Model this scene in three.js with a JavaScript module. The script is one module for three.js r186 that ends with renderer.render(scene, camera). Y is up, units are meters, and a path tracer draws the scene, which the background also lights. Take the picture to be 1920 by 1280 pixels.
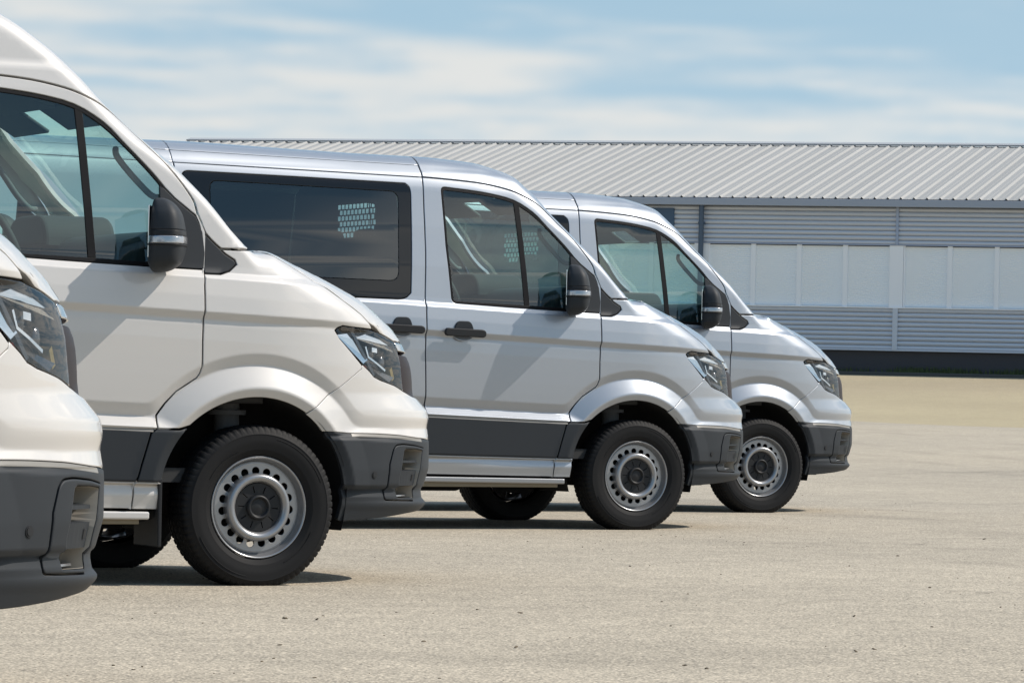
import * as THREE from 'three';
import { mergeGeometries } from 'three/addons/utils/BufferGeometryUtils.js';
import { RoundedBoxGeometry } from 'three/addons/geometries/RoundedBoxGeometry.js';

// ---------- camera, sky, sun, exposure ----------
const scene = new THREE.Scene();
const camera = new THREE.PerspectiveCamera(2 * Math.atan(640 / 8000) * 180 / Math.PI, 1.5, 0.5, 3000);
const CAM_H = 0.853;
const camR = new THREE.Vector3(0.899937, 0.01734679, 0.43567474), camU = new THREE.Vector3(-0.02069697, 0.99978146, 0.00294478), camF = new THREE.Vector3(0.43552845, 0.01166727, -0.90009935);
camera.position.set(0, CAM_H, 0);
camera.quaternion.setFromRotationMatrix(new THREE.Matrix4().makeBasis(camR, camU, camF.clone().negate()));
const renderer = new THREE.WebGLRenderer({ antialias: true });
renderer.toneMapping = THREE.LinearToneMapping;
renderer.toneMappingExposure = 0.98;
renderer.shadowMap.enabled = true;

const SUN = new THREE.Vector3(0.50, 0.56, 0.19).normalize();
const sun = new THREE.DirectionalLight(0xfff5e9, 5.0);
sun.position.copy(SUN).multiplyScalar(80).add(new THREE.Vector3(15, 0, -30));
sun.target.position.set(15, 0, -30);
sun.castShadow = true; sun.shadow.radius = 1; sun.shadow.mapSize.set(4096, 4096);
Object.assign(sun.shadow.camera, { left: -60, right: 60, top: 60, bottom: -60, near: 1, far: 260 });
scene.add(sun, sun.target);

// hashed value noise, seeded by position only
const hash2 = (x, y) => { let h = Math.imul(x | 0, 374761393) + Math.imul(y | 0, 668265263) | 0; h = Math.imul(h ^ (h >>> 13), 1274126177); return ((h ^ (h >>> 16)) >>> 0) / 4294967296; };
const vnoise = (x, y) => { const i = Math.floor(x), j = Math.floor(y), u = x - i, v = y - j, a = u * u * (3 - 2 * u), b = v * v * (3 - 2 * v); const p = hash2(i, j), q = hash2(i + 1, j), r = hash2(i, j + 1), s = hash2(i + 1, j + 1); return p + (q - p) * a + (r - p) * b + (p - q - r + s) * a * b; };
const fbm = (x, y, o) => { let s = 0, a = 0.5, n = 0; for (let k = 0; k < o; k++) { s += a * vnoise(x, y); n += a; x = x * 2.03 + 17.1; y = y * 2.03 + 9.7; a *= 0.5; } return s / n; };
const sstep = (a, b, x) => { const t = Math.min(1, Math.max(0, (x - a) / (b - a))); return t * t * (3 - 2 * t); };
const mix = (a, b, t) => a + (b - a) * t;
let seed = 7;
const rnd = () => { seed = (seed + 0x6d2b79f5) | 0; let t = Math.imul(seed ^ (seed >>> 15), 1 | seed); t = (t + Math.imul(t ^ (t >>> 7), 61 | t)) ^ t; return ((t ^ (t >>> 14)) >>> 0) / 4294967296; };

const SKYX = 93, SKYZ = 54;
// the sky: clear blue overhead, pale towards the horizon, thin high cloud drawn out by perspective
{
  const W = 4096, Hh = 2048, d = new Float32Array(W * Hh * 4);
  for (let j = 0; j < Hh; j++) {
    const el = ((j + 0.5) / Hh - 0.5) * Math.PI, sy = Math.sin(el), cy = Math.cos(el);
    for (let i = 0; i < W; i++) {
      const o = (j * W + i) * 4; d[o + 3] = 1;
      if (el < -0.02) { d[o] = 0.30; d[o + 1] = 0.29; d[o + 2] = 0.27; continue; }
      const az = ((i + 0.5) / W - 0.5) * 2 * Math.PI, x = cy * Math.cos(az), z = cy * Math.sin(az);
      const e = Math.max(el, 0);
      const t = Math.exp(-e / 0.085), t2 = Math.exp(-e / 0.6);
      let r = mix(mix(0.085, 0.20, t2), 0.52, t), g = mix(mix(0.20, 0.48, t2), 0.69, t), b = mix(mix(0.43, 0.70, t2), 0.79, t);
      const h = sy + 0.006, px = x / h, pz = z / h;
      // broad veils and fine streaks, both on a flat layer far above
      const wx = px + 1.2 * fbm(px * 0.35 + 3, pz * 0.35, 2), wz = pz + 1.2 * fbm(px * 0.35 - 7, pz * 0.35 + 5, 2);
      const veil = fbm(wx * 0.34 + SKYX, wz * 0.34 + SKYZ, 6), streak = fbm(wx * 0.9 + wz * 0.5 + 31, wz * 1.1 - 12, 4), wisp = fbm(px * 2.6 + pz * 0.7 + 1.5 * streak, pz * 3.0 + 3 * veil, 5);
      const near = sstep(0.1, 0.3, el), n = mix(veil * 0.5 + streak * 0.24 + wisp * 0.26, veil * 0.3 + streak * 0.36 + wisp * 0.34, near);
      let c = mix(0.22, 0.02, near) + mix(0.73, 0.95, near) * sstep(mix(0.385, 0.45, near), mix(0.635, 0.60, near), n);
      c = Math.min(1, c * (0.78 + 0.44 * wisp)) * 0.97;
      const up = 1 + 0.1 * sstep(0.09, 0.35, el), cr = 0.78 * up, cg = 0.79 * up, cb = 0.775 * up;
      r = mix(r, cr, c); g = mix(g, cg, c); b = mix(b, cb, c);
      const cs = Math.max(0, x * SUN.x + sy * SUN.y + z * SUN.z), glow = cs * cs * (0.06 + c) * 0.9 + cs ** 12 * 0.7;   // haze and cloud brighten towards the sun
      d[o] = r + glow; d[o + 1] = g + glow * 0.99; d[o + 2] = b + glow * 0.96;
    }
  }
  const tex = new THREE.DataTexture(d, W, Hh, THREE.RGBAFormat, THREE.FloatType);
  tex.mapping = THREE.EquirectangularReflectionMapping; tex.minFilter = tex.magFilter = THREE.LinearFilter; tex.needsUpdate = true;
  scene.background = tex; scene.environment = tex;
}

// ---------- helpers ----------
const numbers = new Map();
const numbered = (n) => { const k = numbers.get(n) || 0; numbers.set(n, k + 1); return k ? `${n}_${String(k).padStart(3, '0')}` : n; };
const C = (r, g, b) => new THREE.Color().setRGB(r, g, b);
const std = (c, roughness = 0.7, metalness = 0, extra = {}) => new THREE.MeshStandardMaterial({ color: C(...c), roughness, metalness, ...extra });
const phys = (c, o) => new THREE.MeshPhysicalMaterial({ color: C(...c), ...o });
function part(parent, name, geo, mat) { const m = new THREE.Mesh(geo, mat); m.name = name; m.castShadow = m.receiveShadow = true; parent.add(m); return m; }
function top(o, name, label, category, group) { o.name = numbered(name); o.userData = { label, category }; if (group) o.userData.group = group; scene.add(o); return o; }
function structure(name, geo, mat) { const m = part(scene, numbered(name), geo, mat); m.userData = { kind: 'structure' }; return m; }
const bx = (x0, x1, y0, y1, z0, z1, r = 0) => { const w = x1 - x0, h = y1 - y0, d = z1 - z0; const g = r ? new RoundedBoxGeometry(w, h, d, 2, Math.min(r, w / 2.01, h / 2.01, d / 2.01)) : new THREE.BoxGeometry(w, h, d); return g.translate((x0 + x1) / 2, (y0 + y1) / 2, (z0 + z1) / 2); };
const merge = (list) => mergeGeometries(list.map((g) => (g.index ? g.toNonIndexed() : g)).map((g) => { for (const k of Object.keys(g.attributes)) if (!['position', 'normal', 'uv'].includes(k)) g.deleteAttribute(k); return g; }));
const mirrorZ = (g) => { const m = g.clone(), p = m.attributes.position, n = m.attributes.normal; for (let i = 0; i < p.count; i++) { p.setZ(i, -p.getZ(i)); n.setZ(i, -n.getZ(i)); } if (m.index) { const a = m.index.array; for (let i = 0; i < a.length; i += 3) { const t = a[i]; a[i] = a[i + 1]; a[i + 1] = t; } } else { const A = m.attributes; for (const k of Object.keys(A)) { const s = A[k].itemSize, a = A[k].array; for (let i = 0; i < p.count; i += 3) for (let q = 0; q < s; q++) { const t = a[i * s + q]; a[i * s + q] = a[(i + 1) * s + q]; a[(i + 1) * s + q] = t; } } } return m; };
const tube = (pts, r, seg = 24, rs = 8) => new THREE.TubeGeometry(new THREE.CatmullRomCurve3(pts.map((p) => new THREE.Vector3(...p))), seg, r, rs);
// ---------- body surface ----------
const lerpT = (pts) => (x) => { if (x <= pts[0][0]) return pts[0][1]; for (let i = 1; i < pts.length; i++) if (x <= pts[i][0]) { const [a, b] = pts[i - 1], [c, d] = pts[i]; return b + (d - b) * (x - a) / (c - a); } return pts[pts.length - 1][1]; };
const softT = (pts, step, sig) => { // piecewise linear, softened; looked up with a quadratic blend
  const f = lerpT(pts), x0 = pts[0][0] - 3 * sig, n = Math.ceil((pts[pts.length - 1][0] + 3 * sig - x0) / step) + 1, v = new Float64Array(n);
  const K = 24; let ws = 0; const w = [];
  for (let k = -K; k <= K; k++) { const g = Math.exp(-0.5 * (k / 8) ** 2); w.push(g); ws += g; }
  for (let i = 0; i < n; i++) { let a = 0; for (let k = -K; k <= K; k++) a += w[k + K] * f(x0 + i * step + k * sig / 8); v[i] = a / ws; }
  return (x) => { const t = (x - x0) / step; if (t <= 1) return v[0]; if (t >= n - 2) return v[n - 1]; const i = Math.floor(t), u = t - i, a = v[i - 1], b = v[i], c = v[i + 1], d = v[i + 2]; 
    return b + 0.5 * u * (c - a + u * (2 * a - 5 * b + 4 * c - d + u * (3 * (b - c) + d - a))); };
};
const smin = (a, b, k) => { const h = Math.max(k - Math.abs(a - b), 0) / k; return Math.min(a, b) - h * h * k * 0.25; };
const slope = softT([[0.25, 0.006], [0.34, 0.013], [0.44, 0.016], [0.7, 0.035], [1.17, 0.041], [1.42, 0.041], [1.8, 0.0], [3, 0]], 0.01, 0.02);
const eta = (x, y) => y + slope(y) * (Math.max(Math.min(x, 0.7), -3.6) + 1);
const AX = -0.022, AY = 0.36, RX = -3.64;
const Bside = softT([[0.2, 0.955], [0.34, 0.968], [0.40, 0.984], [0.44, 0.972], [0.455, 0.985], [0.6, 0.985], [0.7, 0.985], [0.79, 0.9915], [0.85, 0.9945], [0.92, 0.9972], [1.0, 0.9992], [1.08, 1.0], [1.14, 0.9994], [1.167, 0.9975], [1.1985, 1.0165], [1.27, 1.0075], [1.345, 0.993], [1.372, 0.968], [1.4, 0.962], [1.6, 0.935], [1.85, 0.889], [2.1, 0.835], [2.15, 0.822], [2.19, 0.812], [2.21, 0.80], [2.5, 0.74], [2.8, 0.70]], 0.001, 0.0024);
const G = softT([[-0.31, 0.004], [-0.04, 0.026], [0.02, 0.026], [0.66, -0.022], [1.0, 0], [2.5, 0]], 0.004, 0.022);
const Gp = softT([[0.44, 0.006], [0.486, 0.026], [0.58, 0.010], [0.7, 0.008]], 0.002, 0.004);
const archRho = (x, y) => Math.hypot(x - AX, y - AY);
function sideZ(x, y) { // half width of the straight side, before the nose rounds it
  const e = eta(x, y), b = Bside(e);
  if (e > 1.2 || e < 0.44) return b;
  const rho = x > -2 ? archRho(x, y) : Math.hypot(x - RX, y - AY);
  const t = Math.min(1, Math.max(0, (e - 0.6835) / 0.006));
  let g = 0;
  if (t > 0) { const d = e - 0.688, q1 = d < 0.048 ? d / 0.048 * 0.66 : 0.66 + (d - 0.048) / 0.055 * 0.34; const u = Math.min(1, Math.max(0, (x - 0.22) / 0.3)), nose = 1 - 0.55 * u * u * (3 - 2 * u); g += t * nose * G(smin(q1, (rho - 0.488) / 0.147, 0.25)); }
  if (t < 1) { const c = Math.min(1, Math.max(0, (0.688 - e) / 0.018)); g += (1 - t) * (Gp(rho) + 0.010 * c); }
  return b + g;
}
const P = { x0: -0.12, m: 2.6, n: 2.5, scale: 0.95 };
const noseF = softT([[0.2,0.9531],[0.28,1.0231],[0.335,1.0922],[0.352,1.0968],[0.364,1.0716],[0.4,1.067],[0.5,1.1017],[0.6,1.1012],[0.69,1.0949],[0.72,1.1],[0.76,1.0897],[0.8,1.0463],[0.83,1.0164],[0.9,1.0116],[0.97,1.0024],[1.02,0.9809],[1.06,0.9693],[1.12,0.9398],[1.2,0.8998],[1.5,0.6398],[2.9,-0.3602]], 0.002, 0.006);
const lowT = [[-5.2,2.3274],[-3,2.3295],[-1.93,2.3006],[-1.41,2.2956],[-1.2,2.2809],[-1.08,2.2698],[-0.925,2.2303],[-0.82,2.1945],[-0.715,2.1043],[-0.66,2.0622]];
const highT = [[-5.2,2.6526],[-1.9,2.6226],[-1.45,2.5526],[-1.13,2.3968],[-1.07,2.3599],[-0.95,2.2791],[-0.827,2.1788],[-0.705,2.0601],[-0.66,2.021],[-0.57,1.944]];
const frontT = [[-0.58,1.978],[-0.38,1.8081],[-0.25,1.6924],[-0.123,1.5439],[-0.02,1.4422],[0.03,1.4441],[0.07,1.4544],[0.19,1.4],[0.373,1.3255],[0.545,1.2481],[0.65,1.1715],[0.73,1.1304],[0.85,1.0104],[1,0.8404],[1.3,0.4404]];
const kT = softT([[-3, 0.2], [-0.95, 0.18], [-0.7, 0.1], [-0.55, 0.07], [-0.05, 0.07], [0.1, 0.12], [0.5, 0.14], [0.8, 0.10]], 0.01, 0.04);
const kHigh = softT([[-3, 0.2], [-1.5, 0.16], [-1.15, 0.07], [-0.7, 0.055], [-0.55, 0.06], [-0.05, 0.07], [0.1, 0.12], [0.5, 0.14], [0.8, 0.10]], 0.01, 0.04);
const bowF = softT([[-2, 0.2], [-0.8, 0.2], [-0.2, 0.2], [0.05, 0.15], [0.3, 0.14], [1, 0.14]], 0.01, 0.05);
function makeBody(high) {
  const K = high ? kHigh : kT, T = softT([...(high ? highT : lowT), ...(high ? frontT.slice(1) : frontT)], 0.004, 0.02);
  return function f(x, y, z) {
    const az = Math.abs(z), Bz = sideZ(Math.min(x, 0.75), y);
    let N = az / Bz;
    if (x > P.x0) { const F = noseF(y); N = Math.pow(Math.pow(N, P.m) + Math.pow((x - P.x0) / (F - P.x0), P.n), 1 / P.m); }
    const d1 = (1 - N) * Bz;
    const q = Math.min(1, az / 0.86);
    const dT = (T(x - bowF(x) * (1 - q * q)) - 0.03 * q * q + 0.015 - y) * 0.85;
    return smin(d1, dT, K(x));
  };
}
function shoot(f, o, d, r1 = 1.6) {
  let a = 0, b = r1;
  for (let i = 0; i < 26; i++) { const m = (a + b) / 2; if (f(o[0] + d[0] * m, o[1] + d[1] * m, o[2] + d[2] * m) > 0) a = m; else b = m; }
  const m = (a + b) / 2; return [o[0] + d[0] * m, o[1] + d[1] * m, o[2] + d[2] * m];
}
const XC = 0.15;
function sidePt(f, s, y) { if (s <= XC) return shoot(f, [s, y, 0], [0, 0, 1]); const p = s - XC; return shoot(f, [XC, y, 0], [Math.sin(p), 0, Math.cos(p)]); }
// ---------- panels cut from the body surface ----------
const gradient = (f, p) => { const e = 0.002, x = f(p[0] + e, p[1], p[2]) - f(p[0] - e, p[1], p[2]), y = f(p[0], p[1] + e, p[2]) - f(p[0], p[1] - e, p[2]), z = f(p[0], p[1], p[2] + e) - f(p[0], p[1], p[2] - e), l = Math.hypot(x, y, z) || 1; return [-x / l, -y / l, -z / l]; };
const area2 = (p) => { let a = 0; for (let i = 0; i < p.length; i++) { const q = p[(i + 1) % p.length]; a += p[i][0] * q[1] - q[0] * p[i][1]; } return a / 2; };
const densify = (p, h) => { const o = []; for (let i = 0; i < p.length; i++) { const a = p[i], b = p[(i + 1) % p.length], n = Math.max(1, Math.ceil(Math.hypot(b[0] - a[0], b[1] - a[1]) / h)); for (let k = 0; k < n; k++) o.push([a[0] + (b[0] - a[0]) * k / n, a[1] + (b[1] - a[1]) * k / n]); } return o; };
const ccw = (p) => (area2(p) < 0 ? p.slice().reverse() : p);
const inset = (p, d) => p.map((c, i) => { const a = p[(i + p.length - 1) % p.length], b = p[(i + 1) % p.length]; let x1 = c[0] - a[0], y1 = c[1] - a[1], x2 = b[0] - c[0], y2 = b[1] - c[1]; const l1 = Math.hypot(x1, y1) || 1, l2 = Math.hypot(x2, y2) || 1; const n1 = [-y1 / l1, x1 / l1], n2 = [-y2 / l2, x2 / l2], k = Math.max(0.4, 1 + n1[0] * n2[0] + n1[1] * n2[1]); return [c[0] + (n1[0] + n2[0]) / k * d, c[1] + (n1[1] + n2[1]) / k * d]; });
// corners given a third number are rounded with that radius
const fillet = (p) => { const o = []; p.forEach((c, i) => { if (!c[2]) { o.push([c[0], c[1]]); return; } const a = p[(i + p.length - 1) % p.length], b = p[(i + 1) % p.length]; const la = Math.hypot(a[0] - c[0], a[1] - c[1]), lb = Math.hypot(b[0] - c[0], b[1] - c[1]), ra = Math.min(c[2], la * 0.48), rb = Math.min(c[2], lb * 0.48); const s = [c[0] + (a[0] - c[0]) * ra / la, c[1] + (a[1] - c[1]) * ra / la], e = [c[0] + (b[0] - c[0]) * rb / lb, c[1] + (b[1] - c[1]) * rb / lb]; for (let k = 0; k <= 6; k++) { const t = k / 6; o.push([(1 - t) ** 2 * s[0] + 2 * t * (1 - t) * c[0] + t * t * e[0], (1 - t) ** 2 * s[1] + 2 * t * (1 - t) * c[1] + t * t * e[1]]); } }); return o; };
// smooth curve through the points (centripetal enough at these spacings)
const curve = (pts, per = 5) => { const o = []; for (let i = 0; i + 1 < pts.length; i++) { const a = pts[Math.max(0, i - 1)], b = pts[i], c = pts[i + 1], d = pts[Math.min(pts.length - 1, i + 2)]; for (let k = 0; k < per; k++) { const t = k / per; o.push([0, 1].map((q) => 0.5 * (2 * b[q] + (c[q] - a[q]) * t + (2 * a[q] - 5 * b[q] + 4 * c[q] - d[q]) * t * t + (3 * b[q] - a[q] - 3 * c[q] + d[q]) * t * t * t))); } } o.push(pts[pts.length - 1].slice(0, 2)); return o; };
const clip = (p, ax, v, s) => { const o = []; for (let i = 0; i < p.length; i++) { const a = p[i], b = p[(i + 1) % p.length], da = (a[ax] - v) * s, db = (b[ax] - v) * s; if (da >= 0) o.push(a); if ((da > 0 && db < 0) || (da < 0 && db > 0)) { const t = da / (da - db), c = [a[0] + (b[0] - a[0]) * t, a[1] + (b[1] - a[1]) * t]; c[ax] = v; o.push(c); } } return o; };
const keyhole = (outer, holes) => { let p = outer.slice(); for (const h0 of holes) { const h = ccw(h0).slice().reverse(); let bi = 0, bj = 0, bd = 1e9; for (let i = 0; i < p.length; i++) for (let j = 0; j < h.length; j++) { const d = (p[i][0] - h[j][0]) ** 2 + (p[i][1] - h[j][1]) ** 2; if (d < bd) { bd = d; bi = i; bj = j; } } p = [...p.slice(0, bi + 1), ...h.slice(bj), ...h.slice(0, bj + 1), ...p.slice(bi)]; } return p; };
// f: body; map(u, v) -> point on it. The panel stops "gap" short of its outline, its edge is eased and turned inwards by "skirt".
function panel(f, map, outline, o = {}) {
  const { holes = [], h = 0.03, gap = 0.0036, ease = 0.0035, skirt = 0.022, lift = 0, flip = false } = o;
  const pos = [], nor = [], uv = [], idx = [], key = new Map(), norm = o.norm || ((p) => gradient(f, p));
  const put = (p, n, u) => { pos.push(p[0], p[1], p[2]); nor.push(n[0], n[1], n[2]); uv.push(u[0], u[1]); return pos.length / 3 - 1; };
  const sample = (u) => { const p = map(u[0], u[1]), n = norm(p); return [lift ? [p[0] + n[0] * lift, p[1] + n[1] * lift, p[2] + n[2] * lift] : p, n]; };
  const vert = (u) => { const k = Math.round(u[0] * 2e5) + '_' + Math.round(u[1] * 2e5); let i = key.get(k); if (i === undefined) { const [p, n] = sample(u); i = put(p, n, u); key.set(k, i); } return i; };
  const outer = densify(ccw(outline), h), inner = holes.map((q) => densify(ccw(q), h).reverse());
  const rims = [outer, ...inner].map((q) => [inset(q, gap), inset(q, gap + ease)]);
  const main = keyhole(rims[0][1], rims.slice(1).map((r) => r[1]));
  let x0 = 1e9, x1 = -1e9, y0 = 1e9, y1 = -1e9;
  for (const [x, y] of main) { x0 = Math.min(x0, x); x1 = Math.max(x1, x); y0 = Math.min(y0, y); y1 = Math.max(y1, y); }
  const hx = o.hx || h, hy = o.hy || h, nx = Math.ceil((x1 - x0) / hx), ny = Math.ceil((y1 - y0) / hy), dx = (x1 - x0) / nx, dy = (y1 - y0) / ny;
  for (let i = 0; i < nx; i++) {
    const col = clip(clip(main, 0, x0 + i * dx, 1), 0, x0 + (i + 1) * dx, -1); if (col.length < 3) continue;
    for (let j = 0; j < ny; j++) {
      let cell = clip(clip(col, 1, y0 + j * dy, 1), 1, y0 + (j + 1) * dy, -1); if (cell.length < 3) continue;
      cell = cell.filter((c, k) => { const q = cell[(k + 1) % cell.length]; return Math.abs(c[0] - q[0]) + Math.abs(c[1] - q[1]) > 1e-6; });
      if (cell.length < 3 || Math.abs(area2(cell)) < 1e-9) continue;
      const ids = cell.map(vert);
      if (cell.length === 4 && Math.abs(area2(cell) - dx * dy) < 1e-9) { idx.push(ids[0], ids[1], ids[2], ids[0], ids[2], ids[3]); continue; }
      for (const t of THREE.ShapeUtils.triangulateShape(cell.map((c) => new THREE.Vector2(c[0], c[1])), [])) {
        const A = cell[t[0]], B = cell[t[1]], D = cell[t[2]]; const ar = (B[0] - A[0]) * (D[1] - A[1]) - (D[0] - A[0]) * (B[1] - A[1]);
        if (Math.abs(ar) < 1e-10) continue;
        if (ar > 0) idx.push(ids[t[0]], ids[t[1]], ids[t[2]]); else idx.push(ids[t[0]], ids[t[2]], ids[t[1]]);
      }
    }
  }
  if (skirt) for (const [edge, lip] of rims) {
    const n = edge.length, E = edge.map(sample), L = lip.map(sample), rows = [[], [], [], []];
    for (let i = 0; i < n; i++) {
      const [pe, ne] = E[i], [pl, nl] = L[i]; let out = [pe[0] - pl[0], pe[1] - pl[1], pe[2] - pl[2]]; const l = Math.hypot(...out) || 1; out = out.map((v) => v / l);
      const nm = ne.map((v, k) => v * 0.75 + out[k] * 0.66);
      rows[0].push(put(pl, nl, lip[i])); rows[1].push(put(pe.map((v, k) => v - ne[k] * 0.0016), nm, edge[i]));
      rows[2].push(put(pe.map((v, k) => v - ne[k] * 0.0016), out, edge[i])); rows[3].push(put(pe.map((v, k) => v - ne[k] * skirt), out, edge[i]));
    }
    for (let i = 0; i < n; i++) { const j = (i + 1) % n; for (const r of [0, 2]) { const a = rows[r][i], b = rows[r][j], c = rows[r + 1][j], e = rows[r + 1][i]; idx.push(a, e, c, a, c, b); } }
  }
  if (flip) for (let i = 0; i < idx.length; i += 3) { const t = idx[i]; idx[i] = idx[i + 1]; idx[i + 1] = t; }
  const g = new THREE.BufferGeometry();
  g.setAttribute('position', new THREE.Float32BufferAttribute(pos, 3)); g.setAttribute('normal', new THREE.Float32BufferAttribute(nor, 3)); g.setAttribute('uv', new THREE.Float32BufferAttribute(uv, 2)); g.setIndex(idx);
  return g;
}
// ---------- materials of the vans ----------
const plastic = phys([0.023, 0.027, 0.032], { roughness: 0.58, specularIntensity: 0.5 }), plasticDark = phys([0.014, 0.015, 0.017], { roughness: 0.5, specularIntensity: 0.6 }), rubber = phys([0.008, 0.0082, 0.009], { roughness: 0.68, specularIntensity: 0.45 }), sealBlack = phys([0.006, 0.006, 0.007], { roughness: 0.5, specularIntensity: 0.35 }), black = std([0.008, 0.008, 0.009], 0.85);
const piano = phys([0.006, 0.006, 0.008], { roughness: 0.12, clearcoat: 1, clearcoatRoughness: 0.02 });
const ledgeSheen = std([0.20, 0.19, 0.172], 0.35);  // pale grey stands in for sky sheen on the cladding ledge
const redGlint = phys([0.30, 0.02, 0.025], { roughness: 0.25, clearcoat: 1 });  // a red reflection in the headlight, put into the colour
const ventTan = std([0.34, 0.315, 0.275], 0.7);
const borderBlack = phys([0.006, 0.006, 0.007], { roughness: 0.06 }), cargoDark = std([0.02, 0.021, 0.023], 0.95);
const grilleBlack = phys([0.015, 0.008, 0.009], { roughness: 0.42, specularIntensity: 0.35 });  // the slight red in the black stands in for a reflection
const chrome = std([0.72, 0.72, 0.72], 0.12, 1), darkChrome = std([0.10, 0.098, 0.1], 0.14, 1), steelPaint = phys([0.29, 0.295, 0.305], { roughness: 0.30, metalness: 0.65, clearcoat: 0.35, clearcoatRoughness: 0.25 });
const cabGlass = phys([0.70, 0.89, 0.85], { roughness: 0, transmission: 1, thickness: 0, ior: 1.8 }), rearGlass = phys([0.50, 0.66, 0.65], { roughness: 0, transmission: 1, thickness: 0, ior: 1.85 }), clearLens = phys([0.95, 0.96, 0.97], { roughness: 0.02, transmission: 1, thickness: 0, ior: 1.6 });
const mirrorSilver = std([0.85, 0.86, 0.86], 0.01, 1);
const trimLight = std([0.82, 0.80, 0.72], 0.85), trimDark = std([0.03, 0.032, 0.034], 0.8), trimGrey = std([0.12, 0.125, 0.13], 0.85), seatCloth = std([0.035, 0.037, 0.042], 0.95);
const rustySill = std([0.20, 0.17, 0.12], 0.9), amber = std([0.22, 0.16, 0.04], 0.4, 0.5), indicatorMat = phys([0.44, 0.45, 0.47], { roughness: 0.14, metalness: 0.7 });
const paints = {
  white: phys([0.52, 0.506, 0.488], { roughness: 0.42, clearcoat: 1, clearcoatRoughness: 0.02 }),
  silver: phys([0.35, 0.378, 0.418], { roughness: 0.36, metalness: 0.5, clearcoat: 1, clearcoatRoughness: 0.02 }),
};

// ---------- wheel, axle along z, outer face towards +z, centre at the origin ----------
const TYRE_R = 0.353, AXLE = 0.336;
function tyreGeometry() {
  // section from the inner bead over the tread to the outer bead: [radius, z, cut by the tread grooves]
  const half = [[0.222, 0.098, 0], [0.232, 0.104, 0], [0.246, 0.110, 0], [0.249, 0.112, 0], [0.252, 0.111, 0], [0.272, 0.116, 0], [0.292, 0.1175, 0], [0.312, 0.1155, 0], [0.3135, 0.117, 0], [0.316, 0.1165, 0], [0.3175, 0.114, 0], [0.328, 0.109, 0.3], [0.337, 0.1045, 1], [0.344, 0.099, 1], [0.349, 0.089, 1], [0.351, 0.076, 1], [0.3512, 0.068, 0.4], [0.3445, 0.067, 0], [0.3445, 0.059, 0], [0.352, 0.058, 0.4], [0.353, 0.03, 0.8], [0.3465, 0.0285, 0], [0.3465, 0.021, 0], [0.353, 0.02, 0.7]];
  const prof = [...half.map(([r, z, c]) => [r, -z, c]), ...half.slice().reverse()];
  const N = 74 * 5, pos = [], uv = [], idx = [];
  for (let i = 0; i <= N; i++) {
    const a = i / N * Math.PI * 2, g = i % 5 === 0 ? 1 : 0;
    prof.forEach(([r, z, c], k) => {
      const rr = r - g * c * 0.0062; let x = Math.cos(a) * rr, y = Math.sin(a) * rr, zz = z;
      if (y < -AXLE) { zz *= 1 + 0.7 * (-AXLE - y); y = -AXLE; } else if (y < -0.24) zz *= 1 + 0.5 * ((-0.24 - y) / 0.1) ** 2 * 0.08;
      pos.push(x, y, zz); uv.push(i / N * 20, k / prof.length);
    });
  }
  const m = prof.length;
  for (let i = 0; i < N; i++) for (let k = 0; k + 1 < m; k++) { const a = i * m + k, b = a + 1, c = a + m, d = c + 1; idx.push(a, c, b, b, c, d); }
  const g = new THREE.BufferGeometry(); g.setAttribute('position', new THREE.Float32BufferAttribute(pos, 3)); g.setAttribute('uv', new THREE.Float32BufferAttribute(uv, 2)); g.setIndex(idx); g.computeVertexNormals();
  return g;
}
const lathe = (pts, seg = 72) => { const g = new THREE.LatheGeometry(pts.map(([r, z]) => new THREE.Vector2(r, z)), seg); return g.rotateX(Math.PI / 2); };   // profile radius, z
function rimGeometry() {
  const barrel = lathe([[0.205, -0.085], [0.196, -0.07], [0.192, 0.03], [0.197, 0.066], [0.206, 0.078], [0.2085, 0.090], [0.2105, 0.0985], [0.2155, 0.1035], [0.2195, 0.102], [0.221, 0.095], [0.218, 0.088]]);
  const disc = new THREE.Shape(); disc.absarc(0, 0, 0.196, 0, Math.PI * 2);
  const inner = new THREE.Path(); inner.absarc(0, 0, 0.118, 0, Math.PI * 2, true); disc.holes.push(inner);
  for (let k = 0; k < 19; k++) { const a = (k + 0.45) / 19 * Math.PI * 2, p = new THREE.Path(); p.absellipse(Math.cos(a) * 0.156, Math.sin(a) * 0.156, 0.0185, 0.0185, 0, Math.PI * 2, true, a); disc.holes.push(p); }
  const plate = new THREE.ExtrudeGeometry(disc, { depth: 0.004, bevelEnabled: true, bevelThickness: 0.0015, bevelSize: 0.0015, bevelSegments: 2, curveSegments: 24 }).translate(0, 0, 0.062);
  const ring = lathe([[0.1975, 0.055], [0.1975, 0.066], [0.191, 0.0695], [0.186, 0.0685]]);
  const bulge = lathe([[0.1465, 0.058], [0.1465, 0.085], [0.145, 0.098], [0.141, 0.108], [0.134, 0.1132], [0.1255, 0.114], [0.117, 0.110], [0.110, 0.102], [0.1065, 0.092], [0.105, 0.078]]);
  return merge([barrel, plate, ring, bulge]);
}
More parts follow.
